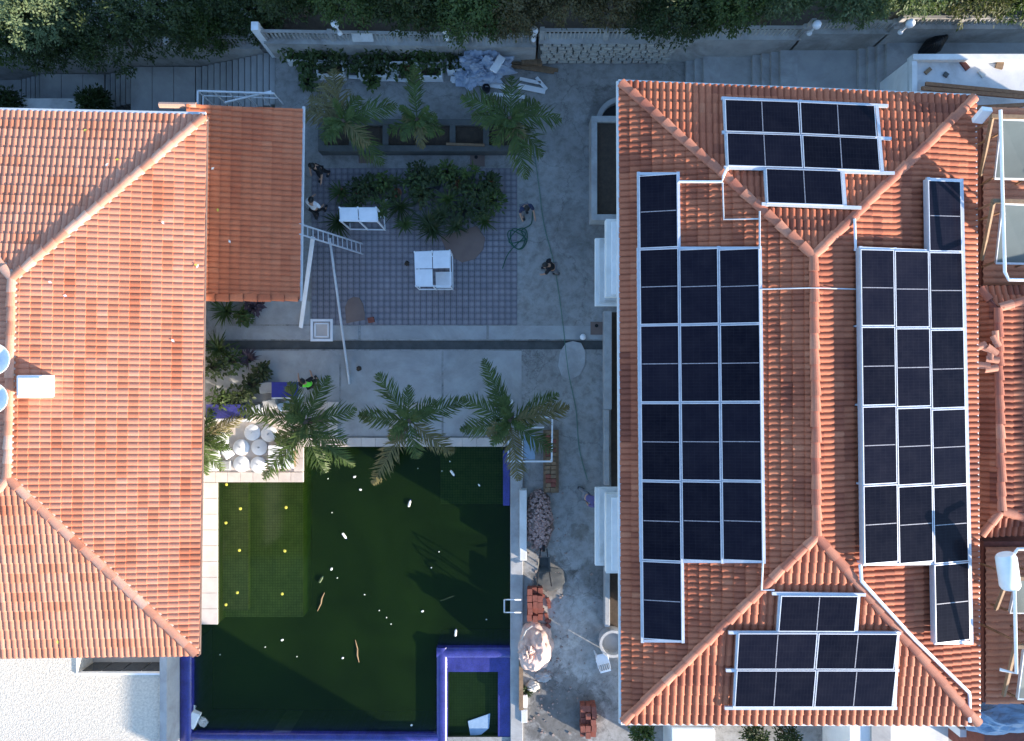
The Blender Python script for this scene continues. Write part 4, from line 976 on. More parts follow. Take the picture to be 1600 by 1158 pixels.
pipe([P(1563,172,8.8),P(1566,290,8.7),P(1570,425,8.6),P(1576,437,8.6),P(1640,438,8.6)], .042, 'white_metal', 'thick white pipe bending round the upper water heaters')
pipe([P(1640,858,8.6),P(1590,858,8.6),P(1584,866,8.6),P(1586,960,8.6),P(1588,1052,8.4),P(1562,1046,8.2)], .042, 'white_metal', 'thick white pipe bending round the lower water heaters')
for a, b, lab in (((1543,170),(1526,190),'white junction box at the corner of the solar roof'),): 
    solo(MB().bar(P(*a,8.3), P(*b,7.9), .28, .16), 'junction_box', MT['white_metal'], lab, 'box', bevel=.02)
tk = MB(); tk.tube([P(1570,866,8.6), P(1572,872,8.6), P(1578,914,8.4), P(1579,920,8.4)], [.2,.25,.25,.2], 16); solo(tk, 'water_tank', MT['white_paint'], 'upright-lying white water tank inside the lower bent pipe', 'tank', smooth=True)
# conduits on the solar roof
def onR(k, pts, off=.17): return [hit(x, y, PL[k], off) for x, y in pts]
pipe(onR(1, [(1344,882),(1346,908),(1430,1000),(1514,1082)], .2)+[P(1515,1088,7.65),P(1515,1128,7.6)], .048, 'white_metal', 'white conduit running down the hip to the eave', 'conduit')
pipe(onR(0, [(1060,284),(1128,284)], .14)+[hit(1130,276,PL[2],.2),hit(1136,262,PL[2],.2)], .035, 'white_metal', 'thin white conduit linking the courtyard array to the hip panels', 'conduit')
pipe(onR(0, [(1129,285),(1131,343),(1185,342)], .13), .022, 'gutter', 'thin grey conduit making a square corner on the courtyard slope', 'conduit')
pipe(onR(0, [(1187,330),(1187,390)], .14), .025, 'gutter', 'thin grey conduit dropping to the courtyard array corner', 'conduit')
pipe(onR(1, [(1335,342),(1337,392)], .14), .035, 'white_metal', 'short white conduit above the array beside the water heaters', 'conduit')
pipe(onR(0, [(1188,452),(1266,450)], .12)+onR(1, [(1276,450),(1340,452)], .12), .018, 'gutter', 'thin cable crossing the ridge between the two arrays', 'cable')
pipe(onR(0, [(1192,880),(1190,922)], .14)+[hit(1210,922,PL[3],.14)], .025, 'white_metal', 'white conduit from the courtyard array to the lower hip panels', 'conduit')
# water tank and dishes on the salmon roof
tk = thing('roof_tank', 'white square water tank on the salmon tiled roof', 'tank', P(46,604,6.2))
c = P(46,604,6.78); part(MB().box(c.x-.39,c.y-.33,6.2,c.x+.39,c.y+.33,6.78), 'body', MT['white_paint'], tk, bevel=.04); part(MB().box(c.x-.32,c.y-.26,6.782,c.x+.32,c.y+.26,6.81), 'lid', MT['white_paint'], tk, bevel=.01)
for (px, py, lab) in ((-9,561,'white satellite dish on the salmon ridge, on the far side of the tank'), (-12,622,'white satellite dish on the salmon ridge nearer the hip end')):
    c = P(px, py, 6.95); t = thing('satellite_dish', lab, 'satellite dish', Vector((c.x,c.y,6.5)))
    prof = [(.01,-.12)]+[(.44*k/6, -.12+.1*(k/6)**2) for k in range(1,7)]+[(.45,.0),(.44,.01)]+[(.44*k/6, -.105+.1*(k/6)**2) for k in range(5,0,-1)]+[(.01,-.105)]
    part(MB().lathe(c, prof, 26), 'dish', MT['white_paint'], t, smooth=True); part(MB().tube([(c.x,c.y,6.5),c+Vector((0,0,-.1))], .035, 6), 'mast', MT['gutter'], t)
    part(MB().bar(c+Vector((0,-.3,-.05)), c+Vector((.1,.05,.35)), .03).rbox(c+Vector((.1,.05,.36)), (.08,.08,.1), 0), 'feed_arm', MT['white_metal'], t)
# gravel terrace at the foot of the salmon-roofed house
tr = thing('gravel_terrace', 'flat terrace covered in white gravel beside the blue pool edge', 'terrace', P(120,1090,0))
TZ = 1.0
xw = P(252,0,TZ).x; xl0, yl0 = P(123,1052,TZ).x, P(123,1052,TZ).y
part(MB().box(-30, -16.5, 0, xw, yl0, TZ).box(-30, yl0+.001, 0, xl0, -8.2, TZ), 'slab', MT['gravel'], tr)
part(MB().box(xl0+.001, yl0+.002, 0, xw, -8.3, .12), 'light_well_floor', MT['conc_edge'], tr)
part(MB().box(xl0, yl0-.04, TZ-.3, xw-.01, yl0+.03, TZ+.06).box(xl0-.06, yl0-.04, TZ-.3, xl0-.001, -8.3, TZ+.06), 'light_well_rim', MT['white_paint'], tr)
for k in range(4):
    a = xl0+.05+(xw-xl0-.1)*k/4; b = xl0+.05+(xw-xl0-.1)*(k+1)/4; part(MB().box(a+.02, yl0+.032, .16, b-.02, yl0+.06, TZ-.1), 'glass_panel', MT['window'], tr)
part(MB().box(xw+.001, -16.5, -.3, xw+.26, -8.3, TZ+.12), 'parapet', MT['conc_edge'], tr)
part(MB().box(-30, -15.0, TZ+.001, xw, -14.05, TZ+.12), 'parapet', MT['pale_wall'], tr)
# unseen off-frame block, added to cast the shadow on the terrace
nt_ = thing('shadow_block', 'plain white unseen block added beyond the pool to shade the terrace', 'building', (5.6,-22.2,0))
part(MB().box(4.8,-24.3,0,6.4,-20.2,6.3), 'wall', MT['white_wall'], nt_); part(MB().box(4.75,-24.35,6.302,6.45,-20.15,6.42), 'roof', MT['pale_wall'], nt_)
for ya, yb, lab in ((2.2, 6.2, 'tall white unseen block added to shade the roofs by the upper water heaters'), (-15.5, 1.0, 'tall white unseen block added to shade the roofs by the lower water heaters')):  # two off-frame blocks added to shade the heater roofs, gap lets sun through
    nb_ = thing('shade_block', lab, 'building', (21.5, (ya+yb)/2, 0)); part(MB().box(20.6, ya, 0, 22.4, yb, 8.9), 'wall', MT['white_wall'], nb_); part(MB().box(20.5, ya-.1, 8.902, 22.5, yb+.1, 9.05), 'roof', MT['pale_wall'], nb_)
# ------------------------------------------------------------------ courtyard: planters
def planter(label, a, b, c, d, z, mat, wall=.1, plants=0, seed=0, pm='leaf', divs=0, name='planter', pr=.5):
    p, q = P(a, b, z), P(c, d, z); x0, x1, y0, y1 = p.x, q.x, q.y, p.y
    t = thing(name, label, 'planter', ((x0+x1)/2, (y0+y1)/2, 0))
    for (u0, v0, u1, v1) in ((x0,y0,x1,y0+wall),(x0,y1-wall,x1,y1),(x0,y0+wall,x0+wall,y1-wall),(x1-wall,y0+wall,x1,y1-wall)):
        part(MB().box(u0,v0,0,u1,v1,z), 'side_wall', mat, t, bevel=.012)
    part(MB().box(x0+wall, y0+wall, 0, x1-wall, y1-wall, z-.16), 'soil', MT['soil'], t)
    for k in range(divs):
        xx = x0+(x1-x0)*(k+1)/(divs+1); part(MB().box(xx-wall/2, y0+wall+.001, 0, xx+wall/2, y1-wall-.001, z-.03), 'divider', mat, t)
    r = random.Random(seed)
    if plants:
        mb = MB()
        for _ in range(plants*42):
            q_ = Vector((r.uniform(x0-.1,x1+.1), r.uniform(y0-.05,y1+.25), z+abs(r.gauss(0,.28)))); leaf_quad(mb, q_, rv(r)+Vector((0,0,-.2)), Vector((0,0,1)), r.uniform(.13,.26), r.uniform(.07,.13))
        for _ in range(plants*3):
            a_ = Vector((r.uniform(x0+.1,x1-.1), r.uniform(y0+.1,y1-.1), z-.16)); mb.tube([a_, a_+Vector((r.uniform(-.3,.3), r.uniform(-.1,.3), r.uniform(.4,.9)))], [.015,.007], 4)
        part(mb, 'foliage', MT[pm], t)
    return t
pd = planter('long dark concrete planter with empty bays holding three palms', 497, 186, 812, 236, .55, MT['conc_dark'], wall=.22, divs=5)
solo(MB().bar(P(697,225,.58), P(757,227,.58), .09, .04), 'timber_strip', MT['wood'], 'pale timber strip lying on the rim of the dark planter', 'board')
WP = [((446,80,535,95),'white trough planter at the alley end, overgrown with leaves',5),((494,97,537,117),'white planter box standing in front of the overgrown trough',3),
 ((560,79,602,97),'white bay planter of the back row, next to the overgrown trough',2),((604,80,645,98),'white bay planter in the middle of the back row',2),((647,80,690,99),'white bay planter of the back row, next to the plastic heap',4),
 ((560,101,604,119),'white front planter with rounded corner and trailing leaves',4),((655,101,691,120),'white front planter near the plastic heap',2),((698,84,722,110),'short white planter end against the plastic heap',2)]
for i, (q, lab, n_) in enumerate(WP): planter(lab, *q, .5, MT['white_paint'], wall=.06, plants=n_, seed=900+i, pm=['leaf','leaf_dark'][i % 2])
for i, (x, y, lab, m_, pr) in enumerate(((543,103,'small white round pot between white planters','white_paint',.13),(615,113,'white round tub in front of the bay planters','white_paint',.22),(636,108,'terracotta tub in front of the bay planters','terra_pot',.22),(570,108,'grey clay pot beside the small white pot','conc_edge',.24))):
    pot_plant(x, y, lab, cat='plant pot', kind='broad', r_=.32, h=.5, mat='leaf', pot=m_, pr=pr, ph=.34, seed=930+i, n=50)
for i, (x, y, rr, m_, lab) in enumerate(((470,72,.6,'leaf','leafy creeper bush behind the overgrown trough'),(515,68,.6,'leaf_dark','dark creeper under the notice board'),(600,66,.7,'leaf_dark','dark bush between balustrade and back-row planters'),(655,70,.7,'leaf','bush overhanging the back-row planter by the plastic heap'),(480,100,.45,'leaf','low leafy plant in front of the overgrown trough'),(482,130,.35,'leaf','thin leafy sprig beside the big drooping palm'),(582,128,.3,'palm','small upright sprig on the path behind the drooping palm'))):
    pot_plant(x, y, lab, kind='broad', r_=rr, h=rr*1.5, mat=m_, seed=950+i, n=int(150*rr/.5))
# heaps
def lump(c, rx, ry, rz, seed, amp=.3, fr=2.2, nu=26, nv=12, crease=0):
    mb = MB(); c = Vector(c)
    for j in range(nv+1):
        th = (math.pi/2)*j/nv
        for i in range(nu):
            a = 2*math.pi*i/nu; d = Vector((math.cos(a)*math.cos(th), math.sin(a)*math.cos(th), math.sin(th)))
            k = 1+amp*mnoise.noise(d*fr+Vector((seed,seed*.3,0)))+amp*.5*mnoise.noise(d*fr*2.7+Vector((0,seed,1)))+crease*abs(mnoise.noise(d*fr*1.6+Vector((seed,5,2))))
            mb.v.append(c+Vector((d.x*rx*k, d.y*ry*k, d.z*rz*k)))
    for j in range(nv):
        for i in range(nu): mb.f.append((j*nu+i, j*nu+(i+1)%nu, (j+1)*nu+(i+1)%nu, (j+1)*nu+i))
    mb.f.append(tuple(nv*nu+i for i in range(nu)))
    return mb
ph = thing('plastic_heap', 'crumpled heap of bluish clear plastic sheeting by the garden wall', 'plastic sheets', P(756,108,0))
part(lump(P(756,104,.2), .95, .62, .75, 4, .45, 2.6, 40, 18, .5), 'sheet_pile', MT['plastic'], ph)
part(lump(P(735,112,.1), .55, .5, .5, 9, .5, 3, 30, 12, .5), 'sheet_fold', MT['plastic'], ph); part(MB().bar(P(770,112,1.0), P(785,88,1.0), .3, .1), 'white_roll', MT['white_paint'], ph, bevel=.04)
for k in range(5):
    solo(MB().bar(P(816+k*6.5,80,.12+.02*k), P(818+k*6.5,102,.12+.02*k), .15, .22), 'timber_block', MT['wood'], 'old brown timber block in the row below the stone wall corner', 'timber', 'timber blocks below the stone wall')
for k, (a, b, m_, lab) in enumerate((((800,97),(872,110),'wood','brown plank in front of the timber blocks, wall side'),((798,103),(866,113),'wood','brown plank in front of the timber blocks, yard side'),
   ((704,123),(790,136),'white_paint','long white board in front of the plastic heap'),((706,127),(770,133),'white_metal','second white board under the long one by the plastic heap'),
   ((812,123),(845,130),'white_paint','short white board beside the big palm, wall side'),((808,134),(852,143),'white_paint','wide white board beside the big palm'),((770,147),(820,152),'white_paint','short white board under the big palm crown'),((838,121),(854,140),'white_paint','curved white board end beside the palm frond'),((545,120),(640,126),'white_metal','long white batten in front of the white tubs'))):
    solo(MB().bar(P(*a,.06+.02*(k % 3)), P(*b,.06+.02*(k % 3)), .2 if k in (2,5) else .13, .05), 'board', MT[m_], lab, 'board', bevel=.008)
solo(MB().lathe(P(760,141,0), [(.14,0),(.16,.2),(.16,.24),(.12,.24),(.11,.1),(.01,.1)], 14), 'bucket', MT['black_pot'], 'black bucket by the long white board', 'bucket', smooth=True)
# ------------------------------------------------------------------ cabinets, ladder, planks
def cabinet(label, tl, tr, br, bl, zt, rows, open_bay):
    c = [P(*q, zt) for q in (tl, tr, br, bl)]; ctr = sum(c, Vector())/4; t = thing('steel_shelf_unit', label, 'shelf unit', Vector((ctr.x, ctr.y, 0)))
    mids = [c[0].lerp(c[1],.5), c[3].lerp(c[2],.5)]
    for q in c+mids: part(MB().bar(Vector((q.x,q.y,0)), Vector((q.x,q.y,zt+.1)), .05), 'post', MT['white_metal'], t)
    for z in (.08, zt-.02):
        for i in range(4): a, b = c[i], c[(i+1)%4]; part(MB().bar(Vector((a.x,a.y,z)), Vector((b.x,b.y,z)), .045, .04), 'rail', MT['white_metal'], t)
    for r in range(rows):
        for k in range(2):
            a, b = c[0].lerp(c[3], r/rows), c[0].lerp(c[3], (r+1)/rows); a2, b2 = c[1].lerp(c[2], r/rows), c[1].lerp(c[2], (r+1)/rows)
            q = [a.lerp(a2,k/2), a.lerp(a2,(k+1)/2), b.lerp(b2,(k+1)/2), b.lerp(b2,k/2)]; m_ = sum(q, Vector())/4
            q = [m_+(v-m_)*.955 for v in q]
            zz = (r, k) == open_bay
            part(MB().prism([(v.x,v.y) for v in reversed(q)], zt-.0 if not zz else .35, zt+.025 if not zz else .375), 'panel', MT['white_paint'], t)
    return t
cabinet('white two-bay steel shelf unit behind the potted plants', (531,325), (588,325), (590,346), (532,345), 1.6, 1, None)
cabinet('white four-panel steel shelf unit standing by the brown sheet', (648,394), (703,392), (704,447), (650,447), 1.15, 2, (1,1))
solo(MB().lathe(P(610,322,0), [(.2,0),(.26,.3),(.24,.3),(.2,.06),(.01,.06)], 14), 'planter_bowl', MT['conc_edge'], 'curved pale bowl behind the two-bay shelf unit', 'bowl', smooth=True)
ladder = thing('ladder', 'aluminium ladder leaning from the plaza up to the annex gutter', 'ladder', P(560,392,0))
a0, a1 = P(468,350,AL+.05), P(566,381,0); b0, b1 = P(468,366,AL+.05), P(567,397,0)
for a, b in ((a0,a1),(b0,b1)): part(MB().bar(a, b, .045, .07), 'side_rail', MT['alu'], ladder)
for k in range(13): t_ = (k+.5)/13; part(MB().tube([a0.lerp(a1,t_), b0.lerp(b1,t_)], .018, 6), 'rung', MT['alu'], ladder)
solo(MB().bar(P(489,370,1.9), P(470,512,.05), .15, .06), 'white_plank', MT['white_paint'], 'long white plank leaning beside the ladder', 'plank', bevel=.01)
solo(MB().tube([P(515,372,1.3), P(546,600,.04)], .045, 7), 'steel_pole', MT['gutter'], 'long grey steel pole crossing the drain', 'pole', smooth=True)
mh = thing('manhole', 'white square manhole frame with rubble infill by the drain', 'manhole', P(503,516,0))
for (u, v, w_, h_) in ((-.38,0,.1,.86),(.38,0,.1,.86),(0,.38,.66,.1),(0,-.38,.66,.1)):
    c = P(503,516,0); part(MB().rbox(c+Vector((u,v,.035)), (w_,h_,.05), 0), 'frame_bar', MT['white_paint'], mh, bevel=.01)
for (u, v, w_, h_) in ((-.25,0,.05,.5),(.25,0,.05,.5),(0,.25,.5,.05),(0,-.25,.5,.05)): part(MB().rbox(P(503,516,0)+Vector((u,v,.045)), (w_,h_,.05), 0), 'inner_frame', MT['white_paint'], mh)
part(MB().rbox(P(503,516,0)+Vector((0,0,.02)), (.6,.6,.03), 0), 'infill', MT['coping'], mh)
def flat(poly, z0, z1, name, mat, label, cat): return solo(MB().prism([(P(x,y,z1).x, P(x,y,z1).y) for x, y in reversed(poly)], z0, z1), name, MT[mat], label, cat, bevel=.004)
flat([(541,505),(539,480),(544,468),(552,464),(561,465),(567,474),(570,490),(570,500)], .026, .05, 'board_sheet', 'board', 'small brown sheet with rounded top lying by the red brick', 'sheet')
flat([(688,370),(745,353),(758,372),(755,390),(742,405),(722,410),(700,398)], .026, .05, 'board_sheet', 'board', 'large brown irregular sheet lying beside the potted plants', 'sheet')
flat([(895,533),(908,536),(915,550),(914,570),(906,586),(892,593),(878,588),(872,572),(875,550),(884,536)], .006, .03, 'oval_sheet', 'conc_edge', 'pale oval sheet lying across the end of the drain', 'sheet')
solo(MB().rbox(P(580,500,.08), (.24,.2,.13), .2), 'red_brick', MT['brick'], 'single red brick on the plaza edge', 'brick', bevel=.01)
for x, y, rr, lab in ((561,576,.1,'dark small pot on the slab below the steel pole'),(636,412,.1,'dark clod on the plaza beside the four-panel shelf unit')): solo(lump(P(x,y,0), rr, rr, .1, x), 'clod', MT['soil'], lab, 'clod', smooth=True)
for x, y, lab in ((572,245,'square brown drain cover in front of the dark planter'),(746,250,'square dark drain cover behind the potted plants'),(934,513,'square grey drain cover beside the low plinth wall')):
    t = thing('drain_cover', lab, 'drain cover', P(x,y,0)); part(MB().rbox(P(x,y,0)+Vector((0,0,.014)), (.56,.5,.028), 0), 'cover', MT['board'], t); part(MB().lathe(P(x-2,y-4,.0), [(.07,.03),(.07,.036),(.01,.036)], 10), 'hole', MT['black'], t)
# hoses
def curve(pts, z=.03, n=10):
    out = []
    for i in range(len(pts)-1):
        p_ = [pts[max(0,i-1)], pts[i], pts[i+1], pts[min(len(pts)-1,i+2)]]
        for k in range(n):
            t = k/n; f = lambda a,b,c,d: .5*((2*b)+(-a+c)*t+(2*a-5*b+4*c-d)*t*t+(-a+3*b-3*c+d)*t**3)
            out.append(P(f(*[q[0] for q in p_]), f(*[q[1] for q in p_]), z))
    out.append(P(*pts[-1], z)); return out
solo(MB().tube(curve([(835,240),(842,290),(850,350),(864,405),(872,450),(880,510),(888,580),(900,640),(905,700),(918,750)]), .012, 5), 'garden_hose', M('pale_green_hose', (.06,.2,.14), (.04,.15,.1), 5, .5), 'long thin green hose running straight down the yard', 'hose', smooth=True)
loop = []
for k in range(30): a_ = k*.62; loop.append((806+14*math.cos(a_)+k*.2, 372+12*math.sin(a_)+6*math.sin(k*.9)))
solo(MB().tube(curve([(832,330),(830,350),(815,360)]+loop+[(795,395),(785,420)], .03, 4), .02, 5), 'garden_hose', MT['green_hose'], 'coiled green hose at the plaza edge', 'hose', smooth=True)
b_ = thing('bottle', 'white and green plastic jug beside the pale oval sheet', 'jug', P(910,527,0)); c = P(910,527,0)
part(MB().lathe(c, [(.1,0),(.12,.05),(.12,.2)], 12), 'body', MT['green_hose'], b_, smooth=True); part(MB().lathe(c+Vector((0,0,.2)), [(.12,0),(.1,.06),(.04,.1),(.04,.14)], 12), 'cap', MT['white_paint'], b_, smooth=True)
# ------------------------------------------------------------------ pool fittings
def rim(a, b, w, h, z0, name, parent, mat=None):
    a, b = Vector(a), Vector(b); u = (b-a).normalized(); s_ = Vector((-u.y,u.x,0)); mb = MB(); n = 8; k0 = len(mb.v)
    prof = [(-w/2, z0)]+[(-w/2*math.cos(math.pi*k/n), h-.12+.12*math.sin(math.pi*k/n)) for k in range(n+1)]+[(w/2, z0)]
    for e_ in (a, b):
        for x, z in prof: mb.v.append(Vector((e_.x,e_.y,0))+s_*x+Vector((0,0,z)))
    m_ = len(prof)
    for i in range(m_-1): mb.f.append((i, i+1, m_+i+1, m_+i))
    mb.f.append(tuple(range(m_))); mb.f.append(tuple(reversed(range(m_,2*m_))))
    return part(mb, name, mat or MT['mosaic_blue'], parent, smooth=True)
pe = thing('pool_border', 'rounded blue mosaic rim along the lower corner of the pool', 'pool rim', P(290,1090,-.3))
xr_ = (P(280,0,.12).x+P(298,0,.12).x)/2
rim((xr_, P(0,1010,.1).y, 0), (xr_, -14.45, 0), .46, .16, -1.8, 'side_rim', pe); rim((xr_-.2, P(0,1152,.1).y, 0), (P(692,0,.1).x, P(0,1155,.1).y, 0), .3, .1, -1.8, 'end_rim', pe)
part(MB().box(xw+.27, -14.6, -.5, xr_-.2, -8.3, -.2), 'overflow_gutter', MT['mosaic_blue'], pe)
jz = thing('whirlpool_tub', 'square whirlpool tub with blue mosaic rim in the pool corner', 'whirlpool', P(740,1090,-.3))
zt = .12; xa_, xb_, yt_ = P(682,0,zt).x, P(797,0,zt).x, P(0,1013,zt).y
rim((xa_+.2, yt_, 0), (xa_+.2, -14.6, 0), .42, zt, -1.8, 'side_rim', jz); rim((xa_+.0, yt_-.2, 0), (xb_, yt_-.2, 0), .42, zt-.002, -1.8, 'top_rim', jz)
part(MB().box(P(778,0,-.02).x, -14.6, -1.8, xb_-.001, yt_-.3, -.02).box(xa_+.38, P(0,1050,-.02).y, -1.8, P(778,0,-.02).x, yt_-.38, -.022).box(xa_+.38, -14.6, -1.8, P(778,0,-.02).x, P(0,1152,-.02).y, -.022), 'inner_ledge', MT['mosaic_blue'], jz)
part(MB().box(xa_+.36, P(0,1152,0).y, -1.8, P(778,0,0).x, P(0,1050,0).y, -.9), 'tub_floor', MT['mosaic_pool'], jz)
ps = thing('pool_side_wall', 'pale concrete ledge wall along the yard side of the pool', 'wall', P(808,940,0))
part(MB().pbox(797.5, 700, 817, 1190, -.3, .1), 'ledge', MT['conc_edge'], ps, bevel=.02); part(MB().pbox(786, 704, 796.5, 790, -1.5, .06), 'mosaic_band', MT['mosaic_blue'], ps)
part(MB().pbox(812, 766, 823, 876, 0, .5), 'upstand', MT['white_wall'], ps, bevel=.02); part(MB().pbox(811, 1015, 817.5, 1110, 0.101, .3), 'timber_strip', MT['wood'], ps)
hr = thing('pool_handrail', 'pair of bent white steel pool ladder handrails', 'handrail', P(806,948,0))
for y in (937, 957): part(MB().tube([P(815,y,.1), P(812,y,.7), P(804,y,.95), P(792,y,.8), P(788,y,.2), P(788,y,-.6)], .022, 7), 'rail', MT['white_metal'], hr, smooth=True)
part(MB().tube([P(788,937,-.05), P(788,957,-.05)], .03, 6), 'tread', MT['white_metal'], hr)
# floating litter
WZ = WATER_Z
def flo(x, y, l, w, ang, mat, label, group, name='floating_scrap', h=.03):
    c = P(x, y, WZ); mb = MB(); a_ = R(ang); u = Vector((math.cos(a_), math.sin(a_), 0)); s_ = Vector((-u.y,u.x,0))
    n = 8; ring = []
    for k in range(n): b = 2*math.pi*k/n; q = (math.cos(b)*(1 if abs(math.cos(b)) > .4 else .8), math.sin(b)); ring.append((q[0]*rnd.uniform(.85,1.1), q[1]*rnd.uniform(.85,1.1)))
    for z, sc in ((-.02,.8),(h*.4,1),(h,.6)):
        for q in ring: mb.v.append(c+u*q[0]*l/2*sc+s_*q[1]*w/2*sc+Vector((0,0,z)))
    for j in range(2):
        for i in range(n): mb.f.append((j*n+i, j*n+(i+1)%n, (j+1)*n+(i+1)%n, (j+1)*n+i))
    mb.f.append(tuple(2*n+i for i in range(n)))
    return solo(mb, name, MT[mat], label, 'litter' if mat != 'yellow' else 'leaf', group)
def bottle(x, y, ang, label, mat='foam', L=.3):
    c = P(x, y, WZ+.02); a_ = R(ang); u = Vector((math.cos(a_), math.sin(a_), 0)); t = thing('floating_bottle', label, 'bottle', c, 'bottles floating in the pool')
    part(MB().tube([c-u*L*.5, c-u*L*.45, c+u*L*.2, c+u*L*.36], [.03,.045,.045,.016], 9), 'body', MT[mat], t, smooth=True); part(MB().tube([c+u*L*.36, c+u*L*.45], .02, 8), 'cap', MT['blue' if mat == 'foam' else 'green_hose'], t)
for x, y, a_, m_, lab in ((538.5,838,-55,'foam','white bottle floating in mid pool below the middle palm'),(640,786,75,'foam','white bottle floating under the shaded side of the pool'),(707.5,740,-55,'foam','thin pale bottle floating near the submerged corner shelf'),(502,905,60,'leaf_pale','green bottle floating near the sunlit shelf'),(712,988,85,'foam','pale bottle floating near the whirlpool tub')): bottle(x, y, a_, lab, m_)
for x, y in ((518,889),(527,903),(569.6,929),(604,965),(535.5,1028),(674,887),(592.6,954),(643,1133),(414.5,1011),(464,1026),(441,1000),(703,721),(690.5,736),(748.6,758),(518.7,801),(554,745),(512.7,748),(653,732),(344,1023),(660,955),(760,968),(686,862),(563,765),(611,975)):
    big = rnd.random() < .4; flo(x, y, rnd.uniform(.09,.15) if big else rnd.uniform(.04,.07), rnd.uniform(.07,.1) if big else .045, rnd.uniform(0,180), 'foam', 'small white scrap floating on the dark pool water', 'white scraps floating in the pool')
for x, y in ((447,793),(445,861),(441,928),(375.7,795),(353,817),(374,860),(354,757),(371,926),(353,945)): flo(x, y, .13, .12, rnd.uniform(0,180), 'yellow', 'round yellow leaf floating over the shallow pool shelf', 'yellow leaves over the shallow shelf', 'floating_leaf', .012)
for x0_, y0_, x1_, y1_, m_, lab in ((496,955,507,926,'stick','thin straight stick floating beside the sunlit shelf'),(555,1000,561,1035,'stick','knotted stick floating in the lower pool'),(688,939,710,931,'leaf_olive','withered frond floating near the handrails')):
    a_, b_ = P(x0_,y0_,WZ+.01), P(x1_,y1_,WZ+.01); solo(MB().tube([a_, a_.lerp(b_,.4)+Vector((.03,.01,.01)), a_.lerp(b_,.7)+Vector((-.02,0,.01)), b_], [.012,.025,.028,.012], 6), 'floating_stick', MT[m_], lab, 'stick', smooth=True)
flat([(731,1127),(766,1115),(764,1138),(752,1148),(735,1150)], WZ, WZ+.03, 'floating_sheet', 'blue_tarp', 'torn pale blue sheet floating in the whirlpool tub', 'sheet')
t = thing('foam_box', 'white foam box floating in the pool corner against the blue rim', 'box', P(303,1125,WZ)); part(MB().rbox(P(303,1124,WZ+.12), (.33,.62,.22), -.42), 'body', MT['foam'], t, bevel=.02)
for x, y, rr, lab, m_ in ((298,1106,.2,'white curved foam piece above the floating foam box','foam'),(318,1128,.18,'crumpled pale scrap beside the floating foam box','paper'),(299,1142,.2,'brownish scum clump below the floating foam box','leaf_olive')): solo(lump(P(x,y,WZ-.02), rr, rr, .12, x, .5, 3), 'scum_clump', MT[m_], lab, 'litter')
# ------------------------------------------------------------------ parasol bases and deck clutter
DZ = .05
for i, (x, y) in enumerate(((394,676),(420,678),(376.6,699),(405,699),(377,725),(403.5,726),(344.5,688))):
    c = P(x, y, .12); c.z = DZ; where = ['between the blue block and the palm','shaded, next to the palm crown','second of the middle row','in the middle row next to the white bench box','at the coping, next to the grey cushions','at the coping, next to the white bench box','half hidden by the bright fronds'][i]
    t = thing('parasol_base', f'round white parasol base {where}', 'parasol base', c, 'round white parasol bases on the pool deck')
    part(MB().lathe(c, [(.30,0),(.315,.03),(.31,.07),(.26,.1),(.12,.125),(.05,.13)], 28), 'disc', MT['white_paint'], t, smooth=True); part(MB().lathe(c+Vector((0,0,.125)), [(.03,0),(.03,.06),(.022,.06),(.022,.01)], 10), 'tube', MT['gutter'], t, smooth=True)
bx = thing('bench_box', 'white box bench on the pool deck under a palm frond', 'box', P(440,717,DZ)); part(MB().pbox(420,697,458,731,DZ,.42), 'body', MT['wood'], bx); part(MB().pbox(419,696,459,732,.421,.45), 'lid', MT['white_paint'], bx, bevel=.01)
for x, y, a_, m_, lab in ((356,708,.6,'white_paint','white cushion tilted on the grey one by the parasol bases'),(353,727,0,'conc_edge','grey square cushion by the coping'),(336,712,.1,'white_paint','white square cushion beside the bright fronds'),(334,728,0,'white_paint','white square cushion at the coping')):
    solo(MB().rbox(P(x,y,.12), (.38,.38,.13), a_), 'cushion', MT[m_], lab, 'cushion', bevel=.04)
bb = thing('mosaic_block', 'low blue mosaic block with white top edge behind the parasol bases', 'wall', P(350,648,0)); part(MB().pbox(322,632,378,654,0,.4), 'block', MT['mosaic_blue'], bb); part(MB().pbox(333,654.5,391,659,0,.3), 'edge', MT['white_paint'], bb)
tb = thing('blue_table', 'blue topped table cluttered with boxes beside the palm', 'table', P(438,610,0))
part(MB().pbox(424,597,466,621,.72,.76), 'table_top', MT['blue'], tb, bevel=.01)
for x, y in ((426,599),(464,599),(426,619),(464,619)): q = P(x,y,.72); part(MB().bar(Vector((q.x,q.y,0)), q, .05), 'leg', MT['white_metal'], tb)
part(MB().pbox(424,621.3,466,623,.66,.74), 'edge_rail', MT['white_metal'], tb)
for i, (x, y, w_, h_, z, m_, lab) in enumerate(((453,608,.3,.22,.8,'black_pot','black crate on the blue table'),(415,606,.5,.4,.45,'conc_edge','grey box beside the blue table'),(421,632,.5,.35,.35,'pale_wall','pale box under the palm by the blue table'),(445,634,.55,.3,.3,'blue_tarp','bundle of blue mesh under the palm by the blue table'),(400,640,.4,.3,.3,'gutter','grey crate behind the parasol bases'))):
    solo(MB().rbox(P(x,y,z)-Vector((0,0,.0 if i == 0 else z/2-.01)), (w_,h_,.07 if i == 0 else z), .1*i), 'crate', MT[m_], lab, 'crate', bevel=.02)
